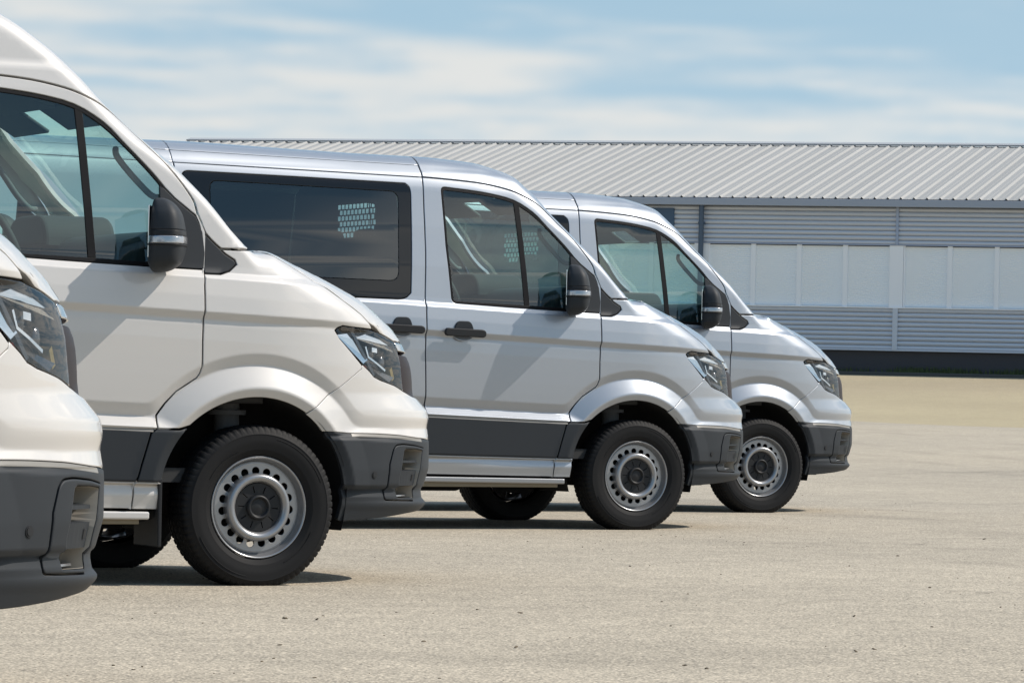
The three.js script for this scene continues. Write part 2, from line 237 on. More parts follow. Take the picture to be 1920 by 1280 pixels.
function capGeometry() {
  const face = new THREE.Shape(); face.absarc(0, 0, 0.1035, 0, Math.PI * 2);
  const c = new THREE.Path(); c.absarc(0, 0, 0.05, 0, Math.PI * 2, true); face.holes.push(c);
  for (let k = 0; k < 10; k++) { const a = (k + 0.72) / 10 * Math.PI * 2, ca = Math.cos(a), sa = Math.sin(a), w = 0.0028, p = new THREE.Path(); const q = (r, s) => [ca * r - sa * s, sa * r + ca * s]; p.moveTo(...q(0.063, -w)); p.lineTo(...q(0.063, w)); p.lineTo(...q(0.093, w)); p.lineTo(...q(0.093, -w)); p.closePath(); face.holes.push(p); }
  const plate = new THREE.ExtrudeGeometry(face, { depth: 0.006, bevelEnabled: true, bevelThickness: 0.001, bevelSize: 0.0008, bevelSegments: 1, curveSegments: 40 }).translate(0, 0, 0.084);
  const back = lathe([[0.0001, 0.078], [0.1, 0.078]], 40);
  const hub = lathe([[0.0545, 0.086], [0.054, 0.100], [0.050, 0.109], [0.0435, 0.110], [0.0395, 0.105], [0.0385, 0.098], [0.034, 0.097], [0.020, 0.101], [0.0001, 0.1025]], 48);
  return merge([plate, back, hub]);
}
const wheelGeo = { tyre: tyreGeometry(), rim: rimGeometry(), cap: capGeometry(), marks: merge([0, 1, 2, 3].map((k) => new THREE.TorusGeometry(k % 2 ? 0.262 : 0.301, 0.0016, 5, 40, k % 2 ? 0.7 : 0.95).rotateZ(k * 1.6 + 0.25).translate(0, 0, k % 2 ? 0.1145 : 0.1172))), shield: (() => { const s = new THREE.Shape(); s.absarc(0, 0, 0.2, -1.25, Math.PI + 1.25, false); s.absarc(0, 0, 0.158, Math.PI + 1.25, -1.25 + Math.PI * 2, false); return new THREE.ExtrudeGeometry(s, { depth: 0.004, bevelEnabled: false, curveSegments: 40 }).translate(0, 0, -0.086); })(), brake: lathe([[0.0001, 0.0], [0.15, 0.0], [0.15, -0.03], [0.06, -0.05], [0.0001, -0.05]], 40) };
function wheel(parent, x, side, turn) {
  const w = new THREE.Group(); w.name = 'wheel'; w.position.set(x, AXLE, side * 0.872); if (side < 0) w.rotation.y = Math.PI; parent.add(w);
  const t = part(w, 'tyre', wheelGeo.tyre, rubber);
  const spin = turn; for (const [n, g, m] of [['rim', wheelGeo.rim, steelPaint], ['hub_cap', wheelGeo.cap, plasticDark], ['brake_disc', wheelGeo.brake, black]]) { const p = part(w, n, g, m); p.rotation.z = spin; }
  part(w, 'sidewall_line', wheelGeo.marks, rubber).rotation.z = spin;
  part(w, 'dark_backplate', wheelGeo.shield, black);  // black plate added to darken the lit rim barrel, notched for a light slit
  return w;
}

// ---------- wing mirror: stacked rounded sections ----------
function stack(rows, n = 36) { // rows: [y, cx, cz, halfx, halfz]
  const pos = [], idx = [], m = n + 1, e = 2 / 3.2;
  for (const [y, cx, cz, hx, hz] of rows) for (let i = 0; i <= n; i++) { const a = i / n * Math.PI * 2, c = Math.cos(a), s = Math.sin(a); pos.push(cx + Math.sign(c) * Math.abs(c) ** e * hx, y, cz + Math.sign(s) * Math.abs(s) ** e * hz); }
  for (let r = 0; r + 1 < rows.length; r++) for (let i = 0; i < n; i++) { const a = r * m + i, b = a + 1, c = a + m, d = c + 1; idx.push(a, c, b, b, c, d); }
  const cap = (r, up) => { const o = pos.length / 3; const [y, cx, cz] = rows[r]; pos.push(cx, y, cz); for (let i = 0; i < n; i++) up ? idx.push(o, r * m + i + 1, r * m + i) : idx.push(o, r * m + i, r * m + i + 1); };
  cap(0, false); cap(rows.length - 1, true);
  const g = new THREE.BufferGeometry(); g.setAttribute('position', new THREE.Float32BufferAttribute(pos, 3)); g.setAttribute('uv', new THREE.Float32BufferAttribute(new Float32Array(pos.length / 3 * 2), 2)); g.setIndex(idx); g.computeVertexNormals();
  return g;
}
const interp = (keys, y) => { let i = 0; while (i + 2 < keys.length && y > keys[i + 1][0]) i++; const a = keys[i], b = keys[i + 1], p = keys[Math.max(0, i - 1)], q = keys[Math.min(keys.length - 1, i + 2)], t = Math.min(1, Math.max(0, (y - a[0]) / (b[0] - a[0]))), w = b[0] - a[0]; return a.map((v, k) => { if (!k) return y; const ma = i ? (b[k] - p[k]) / (b[0] - p[0]) * w : b[k] - v, mb = i + 2 < keys.length ? (q[k] - v) / (q[0] - a[0]) * w : b[k] - v, t2 = t * t, t3 = t2 * t; return (2 * t3 - 3 * t2 + 1) * v + (t3 - 2 * t2 + t) * ma + (3 * t2 - 2 * t3) * b[k] + (t3 - t2) * mb; }); };
const mirrorKeys = [[1.329, -0.520, 1.085, 0.018, 0.036], [1.335, -0.513, 1.085, 0.034, 0.058], [1.35, -0.503, 1.085, 0.052, 0.090], [1.374, -0.494, 1.085, 0.068, 0.114], [1.433, -0.486, 1.085, 0.076, 0.124], [1.471, -0.484, 1.085, 0.076, 0.124], [1.541, -0.487, 1.085, 0.069, 0.114], [1.58, -0.491, 1.085, 0.062, 0.103], [1.604, -0.497, 1.085, 0.053, 0.088], [1.622, -0.504, 1.085, 0.043, 0.072], [1.636, -0.512, 1.085, 0.030, 0.052], [1.6425, -0.517, 1.085, 0.016, 0.03]];
const ylist = (a, b, n) => Array.from({ length: n + 1 }, (_, i) => a + (b - a) * i / n);
function mirrorRows(y0, y1, n, grow = 0) { return ylist(y0, y1, n).map((y) => { const k = interp(mirrorKeys, y); return [y, k[1], k[2], k[3] + grow, k[4] + grow]; }); }
function wingMirror(parent, side) {
  const w = new THREE.Group(); w.name = 'wing_mirror'; if (side < 0) w.scale.z = -1; parent.add(w);
  const Y = (g) => g.translate(0.487, 0, -1.085).rotateY(-0.50).translate(-0.487, 0, 1.085);
  const r1 = mirrorRows(1.508, 1.6425, 30); r1.unshift([1.505, r1[0][1], r1[0][2], r1[0][3] - 0.006, r1[0][4] - 0.006]);
  part(w, 'mirror_cover', Y(stack(r1)), plastic);
  part(w, 'mirror_housing', Y(stack(mirrorRows(1.4815, 1.506, 6, 0.001))), plasticDark);
  const band = mirrorRows(1.4475, 1.481, 6, 0.002); part(w, 'indicator', Y(stack(band)), indicatorMat);
  const low = mirrorRows(1.329, 1.444, 30); part(w, 'lower_mirror_cover', Y(stack(low)), plastic);
  part(w, 'indicator_trim', Y(stack(mirrorRows(1.4405, 1.447, 3, 0.0035))), plasticDark);
  const glass = new RoundedBoxGeometry(0.006, 0.22, 0.17, 2, 0.0029); Y(glass.translate(-0.555, 1.50, 1.085)); part(w, 'mirror_glass', glass, mirrorSilver);
  part(w, 'mirror_arm', merge([bx(-0.46, -0.40, 1.405, 1.455, 0.93, 1.06, 0.02), bx(-0.45, -0.40, 1.475, 1.52, 0.93, 1.06, 0.02)]), plastic);
  return w;
}

// ---------- the van ----------
function makeVan(name, { paint, high, flaps }) {
  const van = new THREE.Group(); van.name = name;
  const f = makeBody(high), side = (s, y) => sidePt(f, s, y);
  const yc = (x) => 1.15 + 0.5 * sstep(-0.2, -0.8, x);
  const over = (x, t) => shoot(f, [x, yc(x), 0], [0, Math.sin(t), Math.cos(t)], 2.2);
  const toOver = ([x, y]) => { const p = side(x, y); return [x, Math.atan2(p[1] - yc(x), p[2])]; };
  const plan = (x, w) => { let a = 0.7, b = 3; const z = -w; for (let i = 0; i < 28; i++) { const m = (a + b) / 2; if (f(x, m, z) > 0) a = m; else b = m; } return [x, a, z]; };
  const at = (s, e) => [s, e - slope(e) * (Math.min(s <= XC ? s : XC + 0.9 * Math.sin(s - XC), 0.7) + 1)];   // a point at the height e has one metre behind the front axle
  const both = (parent, n, g, m) => { part(parent, n, g, m); part(parent, n, mirrorZ(g), m); };
  const P2 = (parent, n, poly, m, o) => both(parent, n, panel(f, side, poly, o), m);
  const Lrow = (a, b, e, n = 12) => Array.from({ length: n + 1 }, (_, i) => at(a + (b - a) * i / n, e));
  const arc = (cx, r, a0, a1, n) => Array.from({ length: n + 1 }, (_, i) => { const a = (a0 + (a1 - a0) * i / n) * Math.PI / 180; return [cx + r * Math.cos(a), AY + r * Math.sin(a)]; });
  const EP = 0.688, EC = 0.445, RO = 0.445;

  // front doors
  const gapA = [[-0.278, 1.28], [-0.280, 1.16], [-0.283, 1.04], [-0.282, 0.935], [-0.288, 0.905], [-0.300, 0.885], [-0.391, 0.826], [-0.44, 0.775], [-0.478, 0.725]];
  const upA = curve([[-0.269, 1.35], [-0.262, 1.40], [-0.259, 1.45], [-0.272, 1.537], [-0.293, 1.59], [-0.304, 1.635], [-0.325, 1.672], [-0.37, 1.735], [-0.444, 1.825], [-0.52, 1.902], [-0.607, 1.982], [-0.685, 2.036], [-0.779, 2.077], [-0.868, 2.106], [-1.019, 2.134], [-1.223, 2.150], [-1.437, 2.160]], 3);
  const rearGap = [[-1.437, 2.160], [-1.446, 1.95], [-1.453, 1.70], [-1.466, 1.50], [-1.478, 1.30], [-1.480, 1.08], [-1.470, 0.85]];
  const opening = fillet([[-1.289, 1.390, 0.03], [-0.914, 1.373], [-0.5, 1.357], [-0.268, 1.3505, 0.01], [-0.2605, 1.42], [-0.268, 1.512], [-0.297, 1.578], [-0.391, 1.650], [-0.436, 1.694], ...curve([[-0.443, 1.703], [-0.496, 1.764], [-0.609, 1.877], [-0.70, 1.966], [-0.827, 2.037], [-0.978, 2.071], [-1.131, 2.089]], 3), [-1.318, 2.104, 0.03], [-1.312, 1.74]]);
  const pane = fillet([[-1.276, 1.402, 0.02], [-0.8, 1.388], [-0.463, 1.374], [-0.459, 1.60], [-0.458, 1.705], ...curve([[-0.463, 1.713], [-0.51, 1.765], [-0.613, 1.868], [-0.705, 1.950], [-0.828, 2.020], [-0.978, 2.055], [-1.131, 2.073]], 3), [-1.304, 2.086, 0.02], [-1.297, 1.74]]);
  const doorPoly = [...upA, ...rearGap.slice(1), ...Lrow(-1.466, -0.484, EP, 16), ...gapA.slice().reverse()];
  const doorGeo = panel(f, side, doorPoly, { holes: [opening], h: 0.024, hx: 0.011, hy: 0.007 });
  const sealGeo = panel(f, side, opening, { holes: [pane], h: 0.03, gap: 0.0008, ease: 0.002, skirt: 0.012, lift: -0.004 });
  const paneGeo = panel(f, side, pane, { h: 0.05, gap: -0.002, ease: 0.001, skirt: 0, lift: -0.010 });
  const sail = [[-0.464, 1.3585], [-0.3, 1.3525], [-0.2715, 1.3545], [-0.264, 1.42], [-0.2715, 1.509], [-0.300, 1.574], [-0.393, 1.645], [-0.44, 1.690], [-0.460, 1.700], [-0.462, 1.55]];
  const sailGeo = panel(f, side, sail, { h: 0.03, gap: 0, ease: 0.003, skirt: 0.012, lift: 0.0025 });
  const postGeo = panel(f, side, [[-0.793, 1.388], [-0.757, 1.387], [-0.791, 2.006], [-0.826, 2.022]], { h: 0.04, gap: 0, ease: 0.002, skirt: 0.008, lift: -0.0045 });
  const cladGeo = panel(f, side, [...Lrow(-1.464, -0.490, EP - 0.001, 12), [-0.512, 0.65], [-0.552, 0.52], ...Lrow(-0.575, -1.464, EC, 12)], { h: 0.03, hx: 0.02, hy: 0.008 });
  const cardGeo = panel(f, side, [[-1.40, 0.72], [-0.52, 0.72], [-0.33, 0.90], [-0.31, 1.33], [-0.47, 1.352], [-1.30, 1.385]], { h: 0.08, skirt: 0, lift: -0.085, gap: 0, ease: 0.001 });
  for (const sd of [1, -1]) {
    const d = new THREE.Group(); d.name = 'front_door'; van.add(d); const M = (g) => (sd > 0 ? g : mirrorZ(g));
    part(d, 'door_skin', M(doorGeo), paint); part(d, 'window_seal', M(sealGeo), sealBlack); part(d, 'door_glass', M(paneGeo), cabGlass); part(d, 'mirror_base', M(sailGeo), plastic); part(d, 'window_post', M(postGeo), sealBlack); part(d, 'door_cladding', M(cladGeo), plastic); part(d, 'door_trim', M(cardGeo), trimDark);
    doorHandle(d, -1.232, 1.206, sd, paint);
  }
  // a bow-shaped pull over a dished recess
  function doorHandle(parent, x, y, sd, mat, back = 1) {
    const S = (q) => (sd > 0 ? q : mirrorZ(q)); const z0 = sideZ(x, y);
    const bar = new THREE.Shape(); const w = 0.133, hh = 0.0185; bar.moveTo(-w + 0.016, -hh); bar.lineTo(w - 0.02, -hh); bar.quadraticCurveTo(w, -hh, w, 0); bar.quadraticCurveTo(w, hh, w - 0.024, hh); bar.lineTo(-w + 0.016, hh); bar.quadraticCurveTo(-w, hh, -w, 0); bar.quadraticCurveTo(-w, -hh, -w + 0.016, -hh);
    const pull = new THREE.ExtrudeGeometry(bar, { depth: 0.012, bevelEnabled: true, bevelThickness: 0.008, bevelSize: 0.006, bevelSegments: 3, curveSegments: 8 }).rotateZ(-0.032).translate(x, y, z0 + 0.020);
    const up = new THREE.Shape(); up.moveTo(-0.064, 0.0); up.lineTo(0.064, 0.0); up.bezierCurveTo(0.058, 0.03, 0.05, 0.062, 0.022, 0.062); up.lineTo(-0.022, 0.062); up.bezierCurveTo(-0.05, 0.062, -0.058, 0.03, -0.064, 0.0);
    const cover = new THREE.ExtrudeGeometry(up, { depth: 0.006, bevelEnabled: true, bevelThickness: 0.005, bevelSize: 0.004, bevelSegments: 3, curveSegments: 10 }).translate(x, y + 0.006, z0 - 0.001);
    part(parent, 'door_handle', S(pull), plasticDark); part(parent, 'handle_cover', S(cover), plastic);
    const dish = new THREE.Shape(); dish.absellipse(0, 0, 0.062, 0.034, 0, Math.PI * 2); part(parent, 'handle_recess', S(new THREE.ExtrudeGeometry(dish, { depth: 0.002, bevelEnabled: true, bevelThickness: 0.003, bevelSize: 0.003, bevelSegments: 2, curveSegments: 20 }).rotateX(-0.42).translate(x, y - 0.018, z0 - 0.011)), mat);
  }

  // front wings: rear edge along the door, lower edge round the wheel, top edge along the bonnet
  const lampTop = [[0.364, 1.103], [0.377, 1.114], [0.404, 1.123], [0.465, 1.118], [0.604, 1.112]];
  const bonnetGap = [[0.614, 1.116], [0.585, 1.145], [0.548, 1.178], [0.446, 1.235], [0.33, 1.300], [0.2, 1.366], [0.08, 1.424], [0.02, 1.440]];
  const wingTri = fillet([[-0.270, 1.3355], [-0.198, 1.3345, 0.02], [-0.155, 1.348], [-0.122, 1.376, 0.015], [-0.130, 1.392], [-0.170, 1.416], [-0.2595, 1.4985], [-0.2635, 1.42]]);
  const wing = [[-0.275, 1.3335], [-0.198, 1.3325], [-0.152, 1.346], [-0.118, 1.376], [-0.126, 1.395], [-0.166, 1.4185], [-0.188, 1.437], [-0.10, 1.4375], [-0.02, 1.4425], ...bonnetGap.slice().reverse(), ...lampTop.slice().reverse(), [0.389, 1.070], [0.443, 1.024], [0.527, 0.952], [0.523, 0.938], [0.357, 0.833], [0.246, 0.764], ...arc(AX, RO, 58.5, 133.6, 30), ...Lrow(-0.385, -0.483, EP, 3), ...gapA.slice().reverse()];
  P2(van, 'front_wing', wing, paint, { h: 0.014, hx: 0.0075, hy: 0.0065 });
  P2(van, 'mirror_base', wingTri, plastic, { h: 0.03, lift: 0.0015, gap: 0.0005 });
  P2(van, 'wing_cladding', [...Lrow(-0.487, -0.385, EP - 0.001, 3), ...arc(AX, RO, 135, 169.5, 14), ...Lrow(-0.459, -0.575, EC, 3), [-0.552, 0.52], [-0.512, 0.65]], plastic, { h: 0.012 });

  // painted bumper skin, dark lower bumper with its vents
  const END = XC + Math.PI / 2;
  const bumpTop = [[0.305, 0.6665], [0.40, 0.6645], [0.455, 0.6615], [0.599, 0.660], [0.754, 0.6545], [0.847, 0.648], [0.985, 0.639], [1.25, 0.628], [END, 0.622]];
  const lampLow = [[0.527, 0.953], [0.571, 0.926], [0.603, 0.902], [0.651, 0.887], [0.777, 0.864], [0.872, 0.841]];
  const skin = [...curve(bumpTop, 3), [END, 0.79], [1.25, 0.803], [0.995, 0.820], ...lampLow.slice().reverse(), [0.523, 0.938], [0.357, 0.833], [0.246, 0.764], ...arc(AX, RO, 58, 43.5, 8)];
  P2(van, 'bumper_skin', skin, paint, { h: 0.016, hx: 0.009, hy: 0.007, gap: -0.0012 });
  const vent = fillet([[0.684, 0.366, 0.02], [0.952, 0.361, 0.015], [0.987, 0.48], [1.018, 0.592, 0.015], [0.90, 0.604], [0.79, 0.6105, 0.02], [0.722, 0.606, 0.03], [0.690, 0.523]]);
  const ventHole = fillet([[0.785, 0.376, 0.006], [0.948, 0.374, 0.006], [0.957, 0.481], [0.990, 0.582, 0.008], [0.90, 0.588], [0.800, 0.590, 0.016], [0.771, 0.463]]);
  const low = [...arc(AX, RO - 0.004, 40.5, -10.5, 16), [0.43, 0.272], [0.50, 0.276], [0.62, 0.281], [0.781, 0.290], [0.92, 0.300], [1.06, 0.306], [1.3, 0.31], [END, 0.31], ...curve(bumpTop, 3).reverse().map(([x, y]) => [x, y - 0.001])];
  P2(van, 'front_bumper', low, plastic, { holes: [vent], h: 0.018, hx: 0.014, hy: 0.009, gap: 0.003 });
  for (const sd of [1, -1]) {
    const v = new THREE.Group(); v.name = 'bumper_vent'; van.add(v); const M = (g) => (sd > 0 ? g : mirrorZ(g));
    part(v, 'vent_frame', M(panel(f, side, vent, { holes: [ventHole], h: 0.02, gap: 0.002, ease: 0.006, skirt: 0.02, lift: 0.003 })), plastic);
    const deep = (d) => { const g = panel(f, side, inset(ccw(ventHole), -0.004), { h: 0.03, skirt: 0, lift: d, gap: 0, ease: 0.001 }); return g; };
    // a tray: back wall and sides
    const ring = densify(ccw(ventHole), 0.02), pos = [], idx = [];
    ring.forEach(([s, y]) => { const p = side(s, y), n = gradient(f, p); pos.push(p[0], p[1], p[2], p[0] - n[0] * 0.085, p[1] - n[1] * 0.085, p[2] - n[2] * 0.085); });
    for (let i = 0; i < ring.length; i++) { const a = 2 * i, b = 2 * ((i + 1) % ring.length); idx.push(a, b, a + 1, b, b + 1, a + 1); }
    const wall = new THREE.BufferGeometry(); wall.setAttribute('position', new THREE.Float32BufferAttribute(pos, 3)); wall.setAttribute('uv', new THREE.Float32BufferAttribute(new Float32Array(pos.length / 3 * 2), 2)); wall.setIndex(idx); const flat = wall.toNonIndexed(); flat.computeVertexNormals();
    part(v, 'vent_tray', M(merge([deep(-0.085).toNonIndexed(), flat])), ventTan);
    const bladeAt = (y0, y1, s0, s1, d0, d1) => { const n = 6, ps = [], id = []; for (let i = 0; i <= n; i++) { const s = s0 + (s1 - s0) * i / n; for (const [y, d] of [[y0, d0], [y1, d0], [y1 + 0.004, d1], [y0 - 0.004, d1]]) { const p = side(s, y), g = gradient(f, p); ps.push(p[0] - g[0] * d, p[1], p[2] - g[2] * d); } } for (let i = 0; i < n; i++) for (let k = 0; k < 4; k++) { const a = i * 4 + k, b = i * 4 + (k + 1) % 4; id.push(a, a + 4, b, b, a + 4, b + 4); } const g = new THREE.BufferGeometry(); g.setAttribute('position', new THREE.Float32BufferAttribute(ps, 3)); g.setAttribute('uv', new THREE.Float32BufferAttribute(new Float32Array(ps.length / 3 * 2), 2)); g.setIndex(id); const q = g.toNonIndexed(); q.computeVertexNormals(); return q; };
    part(v, 'vent_blade', M(bladeAt(0.529, 0.539, 0.783, 0.962, 0.016, 0.07)), plastic);
    part(v, 'vent_blade', M(bladeAt(0.428, 0.494, 0.774, 0.948, 0.012, 0.06)), plastic);
    part(v, 'vent_blade', M(bladeAt(0.380, 0.386, 0.79, 0.94, 0.03, 0.07)), steelPaint);
    part(v, 'tow_cover', M(bladeAt(0.452, 0.476, 0.905, 0.915, 0.008, 0.02)), black);
    const sp = side(0.589, 0.478), sn = gradient(f, sp), disc = new THREE.CylinderGeometry(0.0155, 0.0175, 0.008, 28).rotateX(Math.PI / 2), eye = new THREE.CylinderGeometry(0.0115, 0.0115, 0.006, 24).rotateX(Math.PI / 2).translate(0, 0, 0.003);
    const sensor = merge([disc, eye]); sensor.rotateY(Math.atan2(sn[0], sn[2])).translate(sp[0] - sn[0] * 0.002, sp[1], sp[2] - sn[2] * 0.002); part(van, 'parking_sensor', M(sensor), plasticDark);
  }

  // pale strip: sky glancing off the top ledge of the cladding, put into the colour
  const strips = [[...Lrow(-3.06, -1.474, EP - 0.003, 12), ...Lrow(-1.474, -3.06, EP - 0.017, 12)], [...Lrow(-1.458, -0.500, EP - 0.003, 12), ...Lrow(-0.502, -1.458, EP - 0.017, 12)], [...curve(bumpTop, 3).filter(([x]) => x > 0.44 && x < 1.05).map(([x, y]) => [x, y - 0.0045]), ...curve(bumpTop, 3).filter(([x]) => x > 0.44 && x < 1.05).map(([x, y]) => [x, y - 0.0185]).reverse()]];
  for (const st of strips) P2(van, 'sheen_strip', st, ledgeSheen, { h: 0.03, hx: 0.05, hy: 0.008, gap: 0, ease: 0.001, skirt: 0.003, lift: 0.0012 });

  // headlights
  const lamp = [...lampTop.slice(0, 4).map((p) => p.slice()), [0.604, 1.110], [0.721, 1.089], [0.815, 1.063], [0.836, 1.024], [0.852, 0.91], [0.872, 0.843], ...lampLow.slice(0, 5).reverse(), [0.443, 1.024], [0.389, 1.070]];
  const lampDeep = (s, y, d) => { const p = side(s, y), n = gradient(f, p); return [p[0] - n[0] * d, p[1] - n[1] * d, p[2] - n[2] * d]; };
  const strip = (pts, w, d0, d1) => { const ps = [], id = []; pts.forEach(([s, y], i) => { const a = pts[Math.max(0, i - 1)], b = pts[Math.min(pts.length - 1, i + 1)], l = Math.hypot(b[0] - a[0], b[1] - a[1]), nx = -(b[1] - a[1]) / l * w / 2, ny = (b[0] - a[0]) / l * w / 2; ps.push(...lampDeep(s + nx, y + ny, d0), ...lampDeep(s - nx, y - ny, d0), ...lampDeep(s - nx, y - ny, d1), ...lampDeep(s + nx, y + ny, d1)); if (i) for (let k = 0; k < 4; k++) { const q = (i - 1) * 4; id.push(q + k, q + 4 + k, q + (k + 1) % 4, q + (k + 1) % 4, q + 4 + k, q + 4 + (k + 1) % 4); } }); const g = new THREE.BufferGeometry(); g.setAttribute('position', new THREE.Float32BufferAttribute(ps, 3)); g.setAttribute('uv', new THREE.Float32BufferAttribute(new Float32Array(ps.length / 3 * 2), 2)); g.setIndex(id); const q = g.toNonIndexed(); q.computeVertexNormals(); return q; };
  for (const sd of [1, -1]) {
    const l = new THREE.Group(); l.name = 'headlight'; van.add(l); const M = (g) => (sd > 0 ? g : mirrorZ(g));
    part(l, 'lens', M(panel(f, side, lamp, { h: 0.03, gap: 0.002, ease: 0.003, skirt: 0.006 })), clearLens);
    part(l, 'lamp_housing', M(panel(f, side, lamp, { h: 0.03, gap: 0.001, ease: 0.001, skirt: 0, lift: -0.065 })), darkChrome);
    const rimPts = densify(ccw(lamp), 0.03), rp = [], ri = []; rimPts.forEach(([s, y]) => rp.push(...lampDeep(s, y, 0.005), ...lampDeep(s, y, 0.068))); rimPts.forEach((_, i) => { const a = 2 * i, b = 2 * ((i + 1) % rimPts.length); ri.push(a, b, a + 1, b, b + 1, a + 1); });
    const rg = new THREE.BufferGeometry(); rg.setAttribute('position', new THREE.Float32BufferAttribute(rp, 3)); rg.setAttribute('uv', new THREE.Float32BufferAttribute(new Float32Array(rp.length / 3 * 2), 2)); rg.setIndex(ri); rg.computeVertexNormals(); part(l, 'lamp_wall', M(rg), black);
    // bright triangular corner, its face tipped up so that it mirrors the sky
    const facet = (pts, d0, d1) => { const ps = []; const q = pts.map(([s, y], i) => lampDeep(s, y, Array.isArray(d0) ? d0[i] : d0)); for (let i = 1; i + 1 < q.length; i++) ps.push(...q[0], ...q[i], ...q[i + 1]); const g = new THREE.BufferGeometry(); g.setAttribute('position', new THREE.Float32BufferAttribute(ps, 3)); g.setAttribute('uv', new THREE.Float32BufferAttribute(new Float32Array(ps.length / 3 * 2), 2)); g.computeVertexNormals(); return g; };
    part(l, 'corner_reflector', M(facet([[0.378, 1.086], [0.535, 0.962], [0.566, 0.980], [0.474, 1.070], [0.455, 1.094]], [0.012, 0.004, 0.005, 0.012, 0.016])), chrome);
    part(l, 'lamp_bezel', M(strip([[0.40, 1.112], [0.462, 1.110], [0.482, 1.083], [0.535, 1.010], [0.610, 0.912]], 0.015, 0.004, 0.05)), darkChrome);
    part(l, 'top_reflector', M(facet([[0.488, 1.074], [0.60, 1.062], [0.715, 1.044], [0.805, 1.018], [0.80, 1.052], [0.715, 1.080], [0.60, 1.100], [0.482, 1.106]], [0.008, 0.010, 0.010, 0.010, 0.024, 0.026, 0.026, 0.024])), chrome);
    const ball = (s, y, d, r) => { const p = lampDeep(s, y, d), n = gradient(f, lampDeep(s, y, 0)); const g = new THREE.SphereGeometry(r, 28, 18); g.scale(1, 1, 0.5).rotateY(Math.atan2(n[0], n[2]) + 0.5).translate(...p); return g; };
    part(l, 'projector', M(ball(0.665, 1.015, 0.064, 0.048)), darkChrome); part(l, 'projector', M(ball(0.765, 0.975, 0.068, 0.048)), darkChrome);
    part(l, 'projector_ring', M(strip([[0.585, 1.040], [0.60, 0.995], [0.66, 0.968], [0.735, 0.935]], 0.010, 0.026, 0.055)), chrome);
    part(l, 'reflector_tray', M(facet([[0.612, 0.955], [0.642, 0.912], [0.755, 0.884], [0.812, 0.905], [0.74, 0.925], [0.66, 0.950]], [0.050, 0.018, 0.018, 0.022, 0.05, 0.055])), darkChrome);
    part(l, 'bulb_shield', M(strip([[0.615, 1.026], [0.655, 1.022]], 0.020, 0.014, 0.05)), chrome);
    part(l, 'turn_signal', M(strip([[0.790, 0.945], [0.815, 0.895]], 0.026, 0.026, 0.055)), amber);
    part(l, 'red_glint', M(strip([[0.575, 0.962], [0.605, 0.925]], 0.022, 0.02, 0.05)), redGlint);  // added strip, coloured as a red reflection in the lens
  }
  // grille and its bright bar
  const grille = [[0.838, 1.008], [0.98, 1.004], [1.3, 1.0], [END, 0.998], [END, 0.795], [1.25, 0.808], [0.995, 0.824], [0.878, 0.843], [0.856, 0.91]];
  P2(van, 'grille', grille, grilleBlack, { h: 0.03, gap: 0.001, lift: -0.006 });
  for (const y of [0.87, 0.92, 0.965]) P2(van, 'grille_bar', [[1.25, y], [END, y - 0.004], [END, y + 0.010], [1.25, y + 0.013]], grilleBlack, { h: 0.03, gap: 0, ease: 0.004, lift: 0, skirt: 0.01 });
  P2(van, 'chrome_strip', [[0.823, 1.060], [0.92, 1.057], [1.3, 1.053], [END, 1.052], [END, 1.008], [1.3, 1.011], [0.98, 1.016], [0.840, 1.021]], chrome, { h: 0.02, gap: 0.001, ease: 0.006, lift: 0.001 });

  // bonnet, seen from above: its side edge runs along the wing, its front edge over the lamps and the grille
  const P3 = (u) => side(u[0], u[1]), edgeA = bonnetGap.map(P3), front = [[0.632, 1.1115], [0.66, 1.106], [0.721, 1.092], [0.82, 1.066], [0.90, 1.062], [1.05, 1.058], [1.3, 1.056], [END - 0.001, 1.055]].map(P3);
  const half = [...edgeA.slice().reverse(), ...front].map((p) => [p[0], -p[2]]);
  const bonnet = [...half.slice(0, -1), [half.at(-1)[0], 0], ...half.slice(0, -1).reverse().map(([x, w]) => [x, -w]), [0.13, 0.55], [0.19, 0], [0.13, -0.55]];
  part(van, 'bonnet', panel(f, plan, bonnet, { h: 0.035, gap: 0.0006 }), paint);
  part(van, 'cowl', panel(f, plan, [[0.025, -0.84], [0.125, -0.55], [0.185, 0], [0.125, 0.55], [0.025, 0.84], [-0.01, 0.84], [0.04, 0.55], [0.09, 0], [0.04, -0.55], [-0.01, -0.84]], { h: 0.05, lift: -0.004 }), plasticDark);
  const screen = [[-0.005, -0.835], [0.045, -0.55], [0.10, 0], [0.045, 0.55], [-0.005, 0.835], [-0.2, 0.80], [-0.4, 0.765], [-0.56, 0.715], [-0.64, 0.66, 0.06], [-0.60, 0.35], [-0.58, 0], [-0.60, -0.35], [-0.64, -0.66, 0.06], [-0.56, -0.715], [-0.4, -0.765], [-0.2, -0.80]];
  part(van, 'windscreen', panel(f, plan, fillet(screen), { h: 0.06, lift: -0.003, skirt: 0.004, gap: 0.001 }), cabGlass);
  part(van, 'wiper', merge([tube([[0.03, 1.46, 0.62], [-0.01, 1.50, 0.25], [-0.02, 1.53, -0.1]], 0.008, 12, 6), bx(0.015, 0.04, 1.435, 1.462, 0.60, 0.645, 0.006)]), black);

  // cab roof with the windscreen pillars, then the long roof
  const scr = [[-0.003, 0.842], [-0.2, 0.807], [-0.4, 0.772], [-0.56, 0.722], [-0.62, 0.69], [-0.645, 0.655], [-0.62, 0.5], [-0.605, 0.35], [-0.59, 0.18], [-0.583, 0]].map(([x, z]) => { const p = plan(x, -z); return [x, Math.atan2(p[1] - yc(x), p[2])]; });
  const foot = [[-0.003, 1.4435], [-0.05, 1.4415], [-0.10, 1.4395], [-0.188, 1.439], [-0.2585, 1.506]].map(toOver);
